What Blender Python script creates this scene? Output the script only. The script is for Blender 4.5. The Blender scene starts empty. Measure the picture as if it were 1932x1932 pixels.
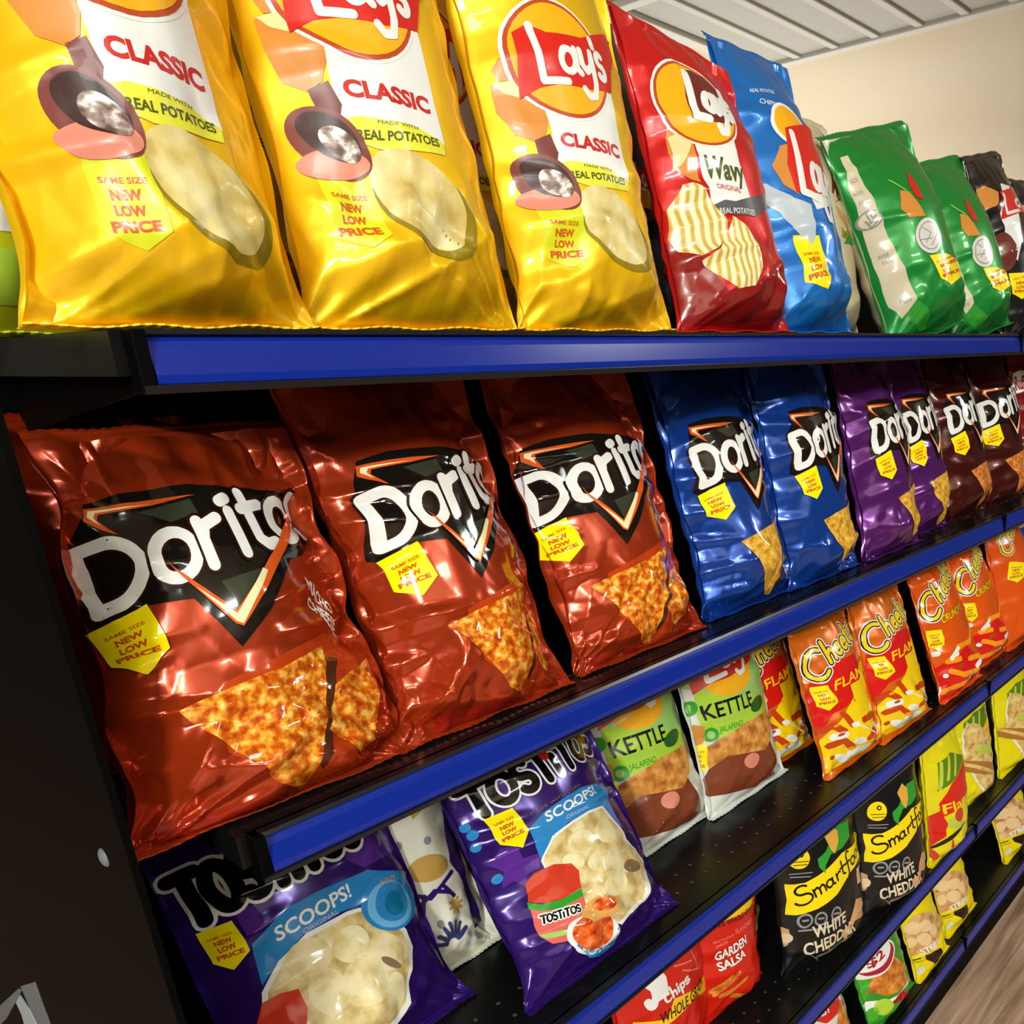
import bpy, bmesh, math
import numpy as np
from mathutils import Matrix, Vector
from mathutils.geometry import tessellate_polygon
# ---------------------------------------------------------------- camera, world, lights, exposure
sc = bpy.context.scene
COL = sc.collection
YAW, PITCH, ROLL = .908, .346, -.021
FPX, CX, CY, RES = 1585.1, 1373.9, 1233.7, 1932.0
fw = Vector((math.sin(YAW)*math.cos(PITCH), math.cos(YAW)*math.cos(PITCH), -math.sin(PITCH)))
rt = Vector((math.cos(YAW), -math.sin(YAW), 0)); up = rt.cross(fw)
R2 = rt*math.cos(ROLL)+up*math.sin(ROLL); U2 = up*math.cos(ROLL)-rt*math.sin(ROLL)
cd = bpy.data.cameras.new('camera'); cam = bpy.data.objects.new('camera', cd); COL.objects.link(cam)
cam.matrix_world = Matrix(((R2.x, U2.x, -fw.x, 0), (R2.y, U2.y, -fw.y, 0), (R2.z, U2.z, -fw.z, 1.30), (0, 0, 0, 1)))
cd.sensor_fit = 'HORIZONTAL'; cd.sensor_width = 36.0
cd.lens = FPX/RES*36.0
cd.shift_x = (RES/2-CX)/RES; cd.shift_y = (CY-RES/2)/RES
cd.clip_start = .02; cd.clip_end = 60
sc.camera = cam
sc.view_settings.view_transform = 'Standard'; sc.view_settings.look = 'None'
sc.view_settings.gamma = 1.0; sc.view_settings.use_curve_mapping = False
sc.view_settings.exposure = -0.18
wd = bpy.data.worlds.new('store_air'); sc.world = wd; wd.use_nodes = True
wd.node_tree.nodes['Background'].inputs[0].default_value = (.95, .97, 1, 1)
wd.node_tree.nodes['Background'].inputs[1].default_value = .07
def area(name, loc, rot, sx, sy, power, col=(.97, 1, .95)):
    l = bpy.data.lights.new(name, 'AREA'); l.shape = 'RECTANGLE'; l.size = sx; l.size_y = sy
    l.energy = power; l.color = col
    o = bpy.data.objects.new(name, l); COL.objects.link(o); o.location = loc; o.rotation_euler = rot
    return o
R = math.radians
# LED troffers of the store ceiling, over this aisle and the aisles behind the camera
area('ceiling_lamp', (-3.2, -1.9, 2.70), (R(52), 0, R(-55)), .7, .22, 225)
area('ceiling_lamp', (.3, -2.2, 2.70), (R(46), 0, 0), .7, .22, 24)
area('ceiling_lamp', (3.4, -1.8, 2.70), (R(42), 0, R(40)), .7, .22, 36)
area('ceiling_lamp', (-1.0, -.7, 2.70), (R(25), 0, R(-40)), .7, .22, 15)
# added unseen fill lights facing up, only to brighten the ceiling
area('added_uplight', (8.0, 6.0, 1.2), (R(180), 0, 0), 6.0, 6.0, 200, (1, .95, .86))
area('added_uplight', (4.2, 3.6, 1.0), (R(180), 0, 0), 2.5, 2.5, 60, (1, .96, .9))
area('added_uplight', (-1.5, -3.2, 1.9), (R(180), 0, 0), 3.5, 2.5, 130, (.98, 1, .96))  # added over the front aisle so creased film reflects a bright ceiling
# ---- bag geometry core (pure numpy) ----
def _h(ix, iy, s):
    n = (ix.astype(np.int64)*374761393 + iy.astype(np.int64)*668265263 + int(s)*1442695041) & 0xFFFFFFFF
    n = ((n ^ (n >> 13))*1274126177) & 0xFFFFFFFF
    return ((n ^ (n >> 16)) & 0xFFFF)/65535.0
def vnoise(x, y, s=0):
    x = np.asarray(x, float); y = np.asarray(y, float)
    ix = np.floor(x); iy = np.floor(y); fx = x-ix; fy = y-iy
    fx = fx*fx*(3-2*fx); fy = fy*fy*(3-2*fy)
    a = _h(ix, iy, s); b = _h(ix+1, iy, s); c = _h(ix, iy+1, s); d = _h(ix+1, iy+1, s)
    return (a*(1-fx)+b*fx)*(1-fy)+(c*(1-fx)+d*fx)*fy
def ridge(x, y, s=0):
    return 1-np.abs(2*vnoise(x, y, s)-1)
def facet(x, y, s=0):
    # random heights on a triangular lattice, joined by flat facets with sharp edges
    x = np.asarray(x, float); y = np.asarray(y, float)
    u = x-y*.57735; v = y*1.1547
    i = np.floor(u); j = np.floor(v); a = u-i; b = v-j
    h00 = _h(i, j, s); h10 = _h(i+1, j, s); h01 = _h(i, j+1, s); h11 = _h(i+1, j+1, s)
    return np.where(a+b < 1, h00*(1-a-b)+h10*a+h01*b, h11*(a+b-1)+h10*(1-b)+h01*(1-a))
def smooth(a, b, x):
    t = np.clip((x-a)/(b-a), 0, 1); return t*t*(3-2*t)

class Bag:
    def __init__(k, x, y, z, W, H, D, tilt=12, yaw=0, roll=0, seed=1, wr=1.0, vb=.16, vt=.5, bow=0.0, topw=1.0, peak=0.0, flop=0.0, back=.8, ear=.06, shear=0.0, ds=0.0, dv=0.0, sv=1.0, su=1.0):
        k.__dict__.update(locals())
    def local(k, p, v, side=-1, rough=True):
        p = np.asarray(p, float); v = np.asarray(v, float)
        pb = np.sin(np.clip(v/k.vb, 0, 1)*np.pi/2)**.75
        pt = 1-np.clip((v-k.vt)/(1-k.vt), 0, 1)**2.0
        pr = pb*pt
        a = k.W/2*(1+k.ear*(1-pb)-.05*pr)*(1+(k.topw-1)*v)
        b = k.D/2*pr*(1.0 if side < 0 else k.back)
        q = np.abs(p)
        x = a*p
        prof = np.clip(1-q**2.4, 0, 1)**.72
        y = side*(b*prof+.0012*(1-q**8))
        z = v*k.H + k.peak*p*smooth(.6, 1, v)*.5*k.W
        if rough:
            A = .0052*k.wr
            s = k.seed*7
            low = smooth(.45, .02, v); up = smooth(.72, 1.0, v); e = smooth(.45, 1, q)
            wx = .5*vnoise(p*1.4+s, v*2.2, s+20); wy = .5*vnoise(p*1.4, v*2.2+s, s+21)
            f1 = facet(p*1.7+wx*1.2+s, v*4.4+wy*1.2, s+1)-.5
            f2 = facet(p*3.6+wx*2+v, v*9+wy*2+s, s+2)-.5
            f3 = facet(p*7+wx*3, v*17+wy*3+s, s+3)-.5
            d = A*(1.9*f1*(.35+.65*np.maximum(low, e))+2.0*f2*(.12+.88*np.maximum(low, e*.9))+.9*f3*np.maximum(low*.9, np.maximum(e*.7, up)))
            # darts: tent folds running in from the side seams, sharp on the crest and narrowing inwards
            for sd in (-1, 1):
                dist = 1-sd*p
                for t in range(7):
                    r1, r2, r3, r4 = [float(_h(np.array(t*3+c), np.array(sd+5), s+40)) for c in range(4)]
                    vk = .06+.13*t+.07*(r1-.5); L = .35+.75*r2; w0 = .035+.045*r3
                    fall = np.clip(1-dist/L, 0, 1)
                    cr = np.clip(1-np.abs(v-vk-(r4-.5)*.16*dist)/(w0*(.35+.65*fall)), 0, 1)
                    d = d+A*(1.5*cr-.45)*fall*(.5+.7*r1)
            # folds fanning out of the lower corners and the upper seal
            th = np.arctan2(v*k.H*1.4+.012, (p+1)*k.W*.5+.004); th2 = np.arctan2(v*k.H*1.4+.012, (1-p)*k.W*.5+.004)
            d = d+A*(ridge(th*4.2, v*.8+s, s+1)+ridge(th2*4.2, v*.8+s, s+2)-1.15)*low*1.0
            d = d+A*(ridge(p*4.5+s, v*2, s+3)**1.6-.4)*up*.9
            d = d*(.25+.75*np.clip(pr*1.4+.25, 0, 1))
            y = y+side*d*(1-.65*q**5)
            x = x+.5*A*(vnoise(v*7+s, p*2, s+8)-.5)*q**2*2
        # the slump of the bag: bow (middle pushed forward), flop (top bends backward)
        y = y-k.bow*np.sin(np.pi*np.clip(v, 0, 1))
        t = np.clip((v-.72)/.28, 0, 1)**1.6
        y = y+k.flop*t; z = z-abs(k.flop)*.35*t
        x = x+k.shear*v*k.H
        return np.stack(np.broadcast_arrays(x, y, z), -1)
    def world(k, P):
        x, y, z = P[..., 0], P[..., 1], P[..., 2]
        r = np.radians(k.roll); x, z = x*np.cos(r)+z*np.sin(r), z*np.cos(r)-x*np.sin(r)
        t = np.radians(k.tilt); y, z = y*np.cos(t)+z*np.sin(t), z*np.cos(t)-y*np.sin(t)
        w = np.radians(k.yaw); x, y = x*np.cos(w)-y*np.sin(w), x*np.sin(w)+y*np.cos(w)
        z = np.maximum(z, .0006+.02*np.minimum(z, 0))  # the film lies flat where it meets the shelf
        return np.stack([x+k.x, y+k.y, z+k.z], -1)
    def surf(k, p, v, side=-1, rough=True):
        return k.world(k.local(p, v, side, rough))
# ---- end core ----
# ---- bags: kind of bag and its pose on its shelf (metres, degrees) ----
ZA, ZB, ZC, ZD, ZE = 1.316, 1.031, .728, .4305, .166
BAGS = {
 'A0': ('lime', Bag(.165, .665, ZA, .15, .30, .08, 10, seed=11)),
 'A1': ('classic', Bag(.210, .532, ZA, .136, .33, .088, 11, seed=1, vb=.13, ds=.22, dv=-.035, wr=1.3)),
 'A2': ('classic', Bag(.357, .535, ZA, .156, .33, .088, 12, seed=2, vb=.13)),
 'A3': ('classic', Bag(.523, .535, ZA, .160, .325, .088, 12, seed=3, vb=.13)),
 'A3b': ('whiteback', Bag(.705, .665, ZA, .16, .30, .08, 10, seed=14)),
 'A1r': ('classic', Bag(.305, .645, ZA, .16, .36, .08, 10, seed=17)),
 'A2r': ('classic', Bag(.488, .65, ZA, .165, .36, .08, 10, seed=18)),
 'A4r': ('wavy', Bag(.87, .67, ZA, .16, .25, .08, 10, seed=19)),
 'A4': ('wavy', Bag(.722, .545, ZA, .172, .27, .10, 15, seed=4, vb=.15, topw=.93, peak=-.12)),
 'A5': ('blue', Bag(.875, .55, ZA, .160, .30, .095, 17, seed=5, vb=.15, topw=.9)),
 'A5b': ('cream', Bag(1.09, .66, ZA, .16, .28, .09, 12, seed=15, wr=.7)),
 'A6': ('green', Bag(1.215, .565, ZA, .185, .28, .12, 16, yaw=-14, roll=-14, seed=6, vb=.2, back=1, wr=.7)),
 'A7': ('green', Bag(1.405, .565, ZA, .165, .265, .11, 16, yaw=-14, roll=-13, seed=7, vb=.2, back=1, wr=.7)),
 'A8': ('black', Bag(1.58, .56, ZA, .17, .29, .09, 14, roll=-12, seed=8, wr=.7)),
 'A9': ('black', Bag(1.75, .56, ZA, .17, .27, .09, 14, roll=-5, seed=9, wr=.7)),
 'B0': ('nacho_plain', Bag(.205, .67, ZB, .150, .24, .06, 16, seed=21, sv=1)),
 'B1': ('nacho', Bag(.204, .53, ZB, .180, .240, .08, 20, roll=1, seed=22, topw=.77, shear=.035, ear=.03, wr=1.9)),
 'B2': ('nacho', Bag(.367, .53, ZB, .156, .275, .08, 20, seed=23, sv=.873, wr=1.5, ds=.22, dv=.015)),
 'B3': ('nacho', Bag(.550, .535, ZB, .168, .27, .08, 19, seed=24, sv=0.889, wr=1.5, ds=-.06)),
 'B4': ('ranch', Bag(.735, .54, ZB, .158, .265, .08, 16, seed=25, sv=.906, su=0.90, ds=0.10, wr=1.2)),
 'B5': ('ranch', Bag(.882, .535, ZB, .158, .268, .08, 13, seed=26, sv=.896, su=0.86, ds=0.13, wr=1.2)),
 'B6': ('purple', Bag(1.06, .53, ZB, .155, .265, .08, 14, seed=27, sv=.906, su=0.86, ds=0.17, wr=1.0)),
 'B7': ('purple', Bag(1.205, .55, ZB, .155, .265, .08, 14, seed=28, sv=.906, su=0.86, ds=0.14, wr=.8)),
 'B8': ('brown', Bag(1.37, .55, ZB, .155, .265, .08, 14, seed=29, sv=.906, su=0.90, ds=0.10, wr=.8)),
 'B9': ('brown', Bag(1.55, .55, ZB, .17, .27, .08, 14, seed=30, sv=0.889, wr=.7)),
 'C1': ('scoops_big', Bag(.252, .60, ZC, .195, .30, .08, 28, seed=41)),
 'C2': ('back', Bag(.365, .645, ZC, .115, .25, .05, 22, seed=42, wr=.7)),
 'C3': ('scoops', Bag(.473, .535, ZC, .195, .30, .08, 30, seed=43)),
 'C4': ('kettle', Bag(.675, .625, ZC, .155, .27, .07, 20, seed=44, wr=.7)),
 'C5': ('kettle', Bag(.820, .61, ZC, .165, .27, .07, 16, seed=45, wr=.7)),
 'C6': ('hot', Bag(.940, .63, ZC, .14, .24, .06, 18, seed=46, wr=.7)),
 'C7': ('hot', Bag(.990, .545, ZC, .152, .245, .07, 18, seed=47, wr=.9)),
 'C8': ('hot', Bag(1.143, .535, ZC, .160, .245, .07, 18, seed=48, wr=.9)),
 'C8b': ('hot', Bag(1.245, .65, ZC, .15, .26, .06, 16, seed=53, wr=.7)),
 'C9': ('crunchy', Bag(1.34, .525, ZC, .16, .245, .07, 20, seed=49, wr=.7)),
 'C10': ('crunchy', Bag(1.52, .54, ZC, .15, .245, .07, 20, seed=50, wr=.7)),
 'D1': ('grain_front', Bag(.625, .60, ZD, .17, .25, .07, 6, seed=61, wr=.7)),
 'D2': ('grain', Bag(.755, .60, ZD, .13, .25, .07, 3, seed=62, wr=.7)),
 'D3': ('popcorn', Bag(.83, .66, ZD, .16, .27, .09, 8, seed=63)),
 'D4': ('popcorn', Bag(.930, .543, ZD, .195, .27, .08, 10, yaw=-9, seed=64, wr=.6, vb=.13)),
 'D5': ('popcorn', Bag(1.108, .520, ZD, .18, .27, .08, 9, yaw=-8, seed=65, wr=.6, vb=.13)),
 'D6': ('rings_hot', Bag(1.29, .51, ZD, .14, .26, .08, 8, seed=66, wr=.7)),
 'D7': ('rings', Bag(1.50, .545, ZD, .165, .26, .08, 10, seed=67, wr=.7)),
 'D8': ('rings', Bag(1.70, .53, ZD, .18, .26, .08, 10, seed=68, wr=.7)),
 'E1': ('twist', Bag(.96, .54, ZE, .14, .20, .06, 20, seed=81, wr=.7)),
 'E2': ('chilli', Bag(1.14, .53, ZE, .155, .22, .07, 20, seed=82, wr=.7)),
 'E3': ('rinds', Bag(1.29, .52, ZE, .13, .22, .06, 20, seed=83, wr=.7)),
 'E4': ('rinds', Bag(1.45, .53, ZE, .14, .22, .06, 20, seed=84, wr=.7)),
 'E5': ('rinds', Bag(1.79, .53, ZE, .17, .24, .07, 20, seed=85, wr=.7)),
 'B10': ('crimson', Bag(1.74, .55, ZB, .17, .27, .08, 14, seed=31)),
 'C11': ('puffs', Bag(1.66, .53, ZC, .17, .28, .08, 16, seed=51, wr=.7)),
 'C12': ('bluewhite', Bag(1.84, .53, ZC, .16, .20, .07, 20, seed=52)),
}
# ---- end bags ----
# ---- printed artwork of each kind of bag: shape, ink, layer, points across (-1..1) and up (0..1) the film
ART = {
 'classic': [
  ['p','white',1,[[-0.569,0.508],[0.259,0.508],[0.268,0.315],[-0.549,0.34]]],
  ['c','white',2,[-0.276,0.559],0.0422],
  ['c','rust',3,[-0.276,0.559],0.0401],
  ['c','sun',4,[-0.276,0.559],0.0376],
  ['p','red',5,[[-0.675,0.61],[-0.556,0.625],[-0.401,0.609],[-0.016,0.612],[0.918,0.705],[0.362,0.566],[0.255,0.51],[-0.059,0.5],[-0.385,0.503],[-0.57,0.496],[-0.728,0.478],[-0.706,0.547]]],
  ['L','white',6,'lays',[[-0.589,0.502],[0.187,0.51],[-0.575,0.626]],0.125],
  ['t','redtext',2,'CLASSIC',[[-0.491,0.378],[0.197,0.366],[-0.492,0.405]],0.075],
  ['p','limeband',2,[[-0.548,0.341],[-0.426,0.345],[-0.276,0.342],[0.02,0.334],[0.258,0.316],[0.237,0.294],[-0.034,0.292],[-0.328,0.293],[-0.446,0.301],[-0.524,0.315]]],
  ['t','darktext',3,'REAL POTATOES',[[-0.48,0.309],[0.197,0.307],[-0.475,0.324]],0.05],
  ['t','darktext',3,'MADE WITH',[[-0.311,0.334],[0.016,0.33],[-0.304,0.34]],0.0],
  ['p','potato',1,[[-0.89,0.512],[-0.756,0.517],[-0.587,0.489],[-0.562,0.432],[-0.602,0.403],[-0.699,0.39],[-0.821,0.409],[-0.898,0.457]]],
  ['p','potatopale',2,[[-0.875,0.514],[-0.756,0.517],[-0.697,0.504],[-0.733,0.481],[-0.822,0.494]]],
  ['p','potato',1,[[-0.872,0.539],[-0.819,0.56],[-0.715,0.566],[-0.742,0.515],[-0.835,0.518]]],
  ['p','maroon',1,[[-0.697,0.393],[-0.572,0.403],[-0.526,0.364],[-0.57,0.335],[-0.682,0.366]]],
  ['e','spoon',3,[[-0.652,0.304],[-0.413,0.285],[-0.634,0.243]]],
  ['e','pinkish',4,[[-0.668,0.269],[-0.44,0.27],[-0.63,0.243]]],
  ['e','spoondark',5,[[-0.649,0.314],[-0.471,0.299],[-0.626,0.272]]],
  ['e','salt',6,[[-0.601,0.3],[-0.48,0.29],[-0.586,0.27]]],
  ['p','limeflag',1,[[-0.8,0.267],[-0.429,0.255],[-0.435,0.141],[-0.578,0.122],[-0.787,0.149]]],
  ['t','flagtext',2,'SAME SIZE',[[-0.746,0.215],[-0.5,0.207],[-0.747,0.223]],0.03],
  ['t','flagtext',2,'NEW',[[-0.709,0.191],[-0.541,0.187],[-0.71,0.205]],0.075],
  ['t','flagtext',2,'LOW',[[-0.707,0.17],[-0.54,0.165],[-0.709,0.184]],0.075],
  ['t','flagtext',2,'PRICE',[[-0.746,0.149],[-0.485,0.143],[-0.748,0.163]],0.075],
  ['e','oliveshade',1,[[-0.02,0.192],[0.395,0.189],[0.126,0.107]]],
  ['e','chip',2,[[-0.065,0.209],[0.311,0.205],[0.066,0.123]]],
],
 'wavy': [
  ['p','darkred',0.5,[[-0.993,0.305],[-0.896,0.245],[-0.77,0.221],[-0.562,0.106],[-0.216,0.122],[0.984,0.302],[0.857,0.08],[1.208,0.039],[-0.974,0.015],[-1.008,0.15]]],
  ['p','white',1,[[-0.556,0.66],[-0.306,0.695],[-0.097,0.641],[-0.12,0.518],[-0.013,0.348],[-0.541,0.35],[-0.59,0.45],[-0.604,0.56]]],
  ['c','white',2,[-0.368,0.717],0.0412],
  ['c','rust',3,[-0.368,0.717],0.039],
  ['c','sun',4,[-0.368,0.717],0.0368],
  ['p','maroon',5,[[-0.368,0.834],[-0.225,0.84],[-0.106,0.823],[0.043,0.772],[-0.039,0.644],[-0.226,0.648],[-0.429,0.655],[-0.548,0.666],[-0.501,0.738]]],
  ['L','white',6,'lays',[[-0.548,0.666],[-0.03,0.632],[-0.379,0.83]],0.15],
  ['t','darktext',2,'Wavy',[[-0.572,0.476],[-0.1,0.45],[-0.555,0.545]],0.06],
  ['t','redtext',2,'ORIGINAL',[[-0.488,0.434],[-0.197,0.416],[-0.481,0.451]],0.02],
  ['p','slate',2,[[-0.547,0.385],[-0.412,0.398],[-0.289,0.39],[1.001,0.477],[-0.013,0.342],[-0.332,0.345],[-0.518,0.353]]],
  ['t','white',3,'REAL POTATOES',[[-0.513,0.354],[-0.036,0.345],[-0.498,0.373]],0.01],
  ['p','potato',1,[[-0.766,0.671],[-0.656,0.676],[-0.564,0.654],[-0.623,0.561],[-0.642,0.458],[-0.722,0.47],[-0.835,0.511],[-0.866,0.566],[-0.825,0.619]]],
  ['p','potatopale',2,[[-0.811,0.618],[-0.585,0.637],[-0.6,0.596],[-0.785,0.523],[-0.861,0.513]]],
  ['p','wavychip',3,[[-0.387,0.342],[-0.228,0.308],[-0.12,0.231],[-0.123,0.17],[-0.253,0.112],[-0.474,0.108],[-0.668,0.167],[-0.785,0.216],[-0.619,0.241],[-0.483,0.284]]],
  ['p','wavychip',4,[[-0.819,0.46],[-0.728,0.46],[-0.636,0.44],[-0.541,0.379],[-0.469,0.331],[-0.468,0.284],[-0.637,0.242],[-0.796,0.228],[-0.915,0.257],[-0.97,0.304],[-0.941,0.398]]],
],
 'blue': [
  ['p','white',1,[[-0.193,0.637],[0.411,0.697],[0.725,0.704],[0.743,0.474],[0.915,0.446],[-0.22,0.385],[-0.352,0.482]]],
  ['c','white',2,[-0.219,0.683],0.0262],
  ['c','sun',3,[-0.219,0.683],0.0223],
  ['p','red',4,[[-0.385,0.67],[0.149,0.7],[0.733,0.688],[0.352,0.463],[-0.035,0.442],[-0.489,0.447],[-0.525,0.545]]],
  ['L','white',5,'lays',[[-0.466,0.44],[0.35,0.375],[-0.334,0.66]],0.12],
  ['p','potato',2,[[-0.552,0.609],[-0.426,0.614],[-0.423,0.532],[-0.466,0.44],[-0.616,0.48],[-0.692,0.551]]],
  ['p','silver',3,[[-0.886,0.5],[-0.796,0.497],[-0.535,0.429],[-0.312,0.402],[-0.322,0.296],[-0.391,0.269],[-0.629,0.328],[-0.711,0.393],[-0.837,0.434]]],
  ['p','flag',2,[[-0.64,0.31],[-0.265,0.297],[-0.2,0.157],[-0.35,0.109],[-0.623,0.144]]],
  ['t','flagtext',3,'SAME SIZE',[[-0.582,0.233],[-0.317,0.232],[-0.584,0.244]],0.03],
  ['t','flagtext',3,'NEW',[[-0.541,0.204],[-0.354,0.206],[-0.544,0.223]],0.075],
  ['t','flagtext',3,'LOW',[[-0.537,0.177],[-0.346,0.18],[-0.54,0.195]],0.075],
  ['t','flagtext',3,'PRICE',[[-0.578,0.147],[-0.267,0.157],[-0.58,0.166]],0.075],
  ['t','white',2,'REAL POTATOES',[[-0.641,0.809],[-0.24,0.804],[-0.615,0.823]],0.01],
  ['t','white',2,'CHIPS',[[-0.585,0.767],[-0.36,0.752],[-0.553,0.785]],0.01],
],
 'green': [
  ['p','cream',1,[[-0.817,0.909],[-0.698,0.907],[-0.751,0.753],[-0.75,0.588],[-0.732,0.5],[-0.694,0.384],[-0.659,0.281],[-0.631,0.184],[-0.748,0.146],[-0.827,0.123],[-0.931,0.196],[-0.952,0.441],[-0.938,0.619],[-0.927,0.761]]],
  ['c','greyline',2,[-0.857,0.598],0.0117],
  ['c','cream',3,[-0.857,0.598],0.0098],
  ['s','greyline',4,[[-0.872,0.628],[-0.87,0.581],[-0.796,0.604]],0.0016],
  ['s','greyline',4,[[-0.907,0.597],[-0.871,0.562],[-0.803,0.579]],0.0016],
  ['s','greyline',4,[[-0.841,0.64],[-0.834,0.592]],0.0016],
  ['t','greyline',2,'MADE',[[-0.911,0.778],[-0.79,0.774],[-0.895,0.801]],0.0],
  ['t','greyline',2,'with',[[-0.923,0.72],[-0.816,0.716],[-0.911,0.744]],0.0],
  ['t','greyline',2,'REAL',[[-0.913,0.671],[-0.809,0.667],[-0.902,0.695]],0.0],
  ['t','greyline',2,'sea',[[-0.899,0.419],[-0.796,0.416],[-0.891,0.444]],0.0],
  ['t','greyline',2,'salt',[[-0.881,0.389],[-0.773,0.385],[-0.873,0.413]],0.0],
  ['t','greyline',2,'Pure',[[-0.826,0.185],[-0.704,0.182],[-0.819,0.21]],0.0],
  ['p','potato',2,[[-0.376,0.667],[-0.253,0.649],[-0.188,0.581],[-0.145,0.519],[-0.42,0.538],[-0.478,0.588]]],
  ['s','limeline',3,[[-0.442,0.729],[-0.367,0.695],[-0.287,0.659]],0.002],
  ['p','red',3,[[-0.069,0.744],[-0.033,0.707],[-0.055,0.59],[-0.179,0.615],[-0.182,0.672]]],
  ['c','clay',3,[-0.169,0.43],0.0228],
  ['c','greyline',4,[-0.169,0.43],0.0182],
  ['c','clay',5,[-0.169,0.43],0.0168],
  ['s','greyline',6,[[-0.268,0.476],[-0.136,0.44],[-0.278,0.406]],0.0012],
  ['s','greyline',6,[[-0.026,0.466],[-0.02,0.427],[-0.187,0.385]],0.0012],
  ['s','greyline',6,[[-0.36,0.426],[-0.143,0.415]],0.0012],
  ['p','flag',3,[[-0.289,0.345],[0.091,0.328],[0.905,0.229],[-0.001,0.184],[-0.196,0.225]]],
  ['t','flagtext',4,'SAME SIZE',[[-0.202,0.299],[0.76,0.307],[-0.21,0.309]],0.03],
  ['t','flagtext',4,'NEW',[[-0.14,0.274],[0.99,0.286],[-0.154,0.289]],0.075],
  ['t','flagtext',4,'LOW',[[-0.118,0.25],[0.082,0.246],[-0.132,0.265]],0.075],
  ['t','flagtext',4,'PRICE',[[-0.146,0.226],[0.76,0.232],[-0.16,0.242]],0.075],
  ['p','leaf',1,[[-0.811,0.121],[-0.635,0.178],[-0.374,0.085],[-0.328,0.035],[-0.537,0.044]]],
],
 'black': [
  ['p','cream',1,[[-1.162,0.987],[-0.904,0.988],[-0.991,0.891],[-1.048,0.914]]],
  ['p','potato',2,[[-0.915,0.853],[-0.673,0.856],[-0.44,0.801],[-0.66,0.736],[-0.881,0.736]]],
  ['p','white',1,[[-0.19,0.841],[0.132,0.815],[-0.531,0.42],[-0.708,0.511],[-0.635,0.694]]],
  ['p','red',2,[[-0.396,0.799],[0.924,0.806],[1.001,0.659],[-0.661,0.658]]],
  ['L','white',3,'lays',[[-0.64,0.672],[0.925,0.662],[-0.426,0.784]],0.13],
  ['p','flag',3,[[-0.757,0.374],[-0.407,0.342],[-0.303,0.227],[-0.623,0.214],[-0.783,0.262]]],
  ['t','flagtext',4,'SAME SIZE',[[-0.72,0.328],[0.76,0.288],[-0.718,0.338]],0.03],
  ['t','flagtext',4,'NEW',[[-0.686,0.302],[-0.494,0.286],[-0.685,0.317]],0.075],
  ['t','flagtext',4,'LOW',[[-0.688,0.279],[-0.484,0.263],[-0.687,0.294]],0.075],
  ['t','flagtext',4,'PRICE',[[-0.737,0.26],[-0.389,0.234],[-0.734,0.275]],0.075],
  ['e','meat',1,[[-0.748,0.493],[-0.515,0.471],[-0.792,0.393]]],
],
 'nacho': [
  ['p','coal',1,[[-0.95,0.751],[-0.826,0.842],[-0.559,0.852],[-0.085,0.844],[0.328,0.826],[0.892,0.802],[1.192,0.85],[1.183,0.746],[0.672,0.626],[0.507,0.614],[0.137,0.488],[-0.135,0.414],[-0.226,0.475],[-0.358,0.556],[-0.618,0.566],[-0.971,0.539],[-1.033,0.552]]],
  ['p','ash',2,[[-0.502,0.794],[-0.139,0.805],[-0.121,0.766],[-0.332,0.753]]],
  ['p','ash',2,[[-0.146,0.583],[0.304,0.603],[0.098,0.537],[-0.073,0.503]]],
  ['p','flame',3,[[-0.092,0.814],[-0.531,0.823],[-0.844,0.828],[-0.864,0.798],[-0.667,0.743],[-0.772,0.795],[-0.754,0.807],[-0.399,0.805]]],
  ['p','flamecore',4,[[-0.394,0.809],[-0.818,0.82],[-0.835,0.806],[-0.758,0.779],[-0.792,0.802],[-0.771,0.812]]],
  ['M',[['brownink',0.28500000000000003],['white',0.195]],3,'doritos',[[-0.952,0.568],[0.864,0.679],[-0.967,0.73]]],
  ['p','flame',12,[[-0.463,0.655],[-0.107,0.505],[0.688,0.746],[0.729,0.73],[-0.092,0.463],[-0.14,0.473]]],
  ['p','flamecore',13,[[-0.321,0.581],[-0.111,0.497],[0.183,0.597],[0.22,0.589],[-0.09,0.469],[-0.128,0.478]]],
  ['t','white',3,'NACHO',[[0.563,0.527],[0.767,0.442],[0.576,0.562]],0.03],
  ['t','white',3,'CHEESE',[[0.531,0.479],[0.767,0.387],[0.545,0.514]],0.03],
  ['p','flag',10,[[-0.982,0.537],[-0.63,0.568],[-0.57,0.455],[-0.735,0.409],[-0.931,0.444]]],
  ['t','flagtext',11,'SAME SIZE',[[-0.913,0.506],[-0.671,0.523],[-0.918,0.514]],0.03],
  ['t','flagtext',11,'NEW',[[-0.866,0.488],[-0.697,0.498],[-0.873,0.501]],0.075],
  ['t','flagtext',11,'LOW',[[-0.854,0.468],[-0.685,0.476],[-0.861,0.481]],0.075],
  ['t','flagtext',11,'PRICE',[[-0.886,0.447],[-0.618,0.456],[-0.894,0.46]],0.075],
  ['p','chipdust',1,[[-0.416,0.332],[0.58,0.401],[1.183,0.38],[0.775,0.244],[0.452,0.031],[0.06,0.012],[-0.426,0.172]]],
  ['p','nachochip',3,[[-0.635,0.302],[-0.319,0.321],[0.124,0.34],[0.549,0.37],[0.411,0.247],[0.144,0.072],[0.106,0.023],[-0.017,0.032],[-0.12,0.056],[-0.365,0.164]]],
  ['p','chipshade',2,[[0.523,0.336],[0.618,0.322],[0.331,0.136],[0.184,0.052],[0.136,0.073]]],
  ['p','nachochip',3,[[1.183,0.33],[0.909,0.224],[0.729,0.095],[0.549,0.05],[0.419,0.088],[0.302,0.146],[0.501,0.254]]],
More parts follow.
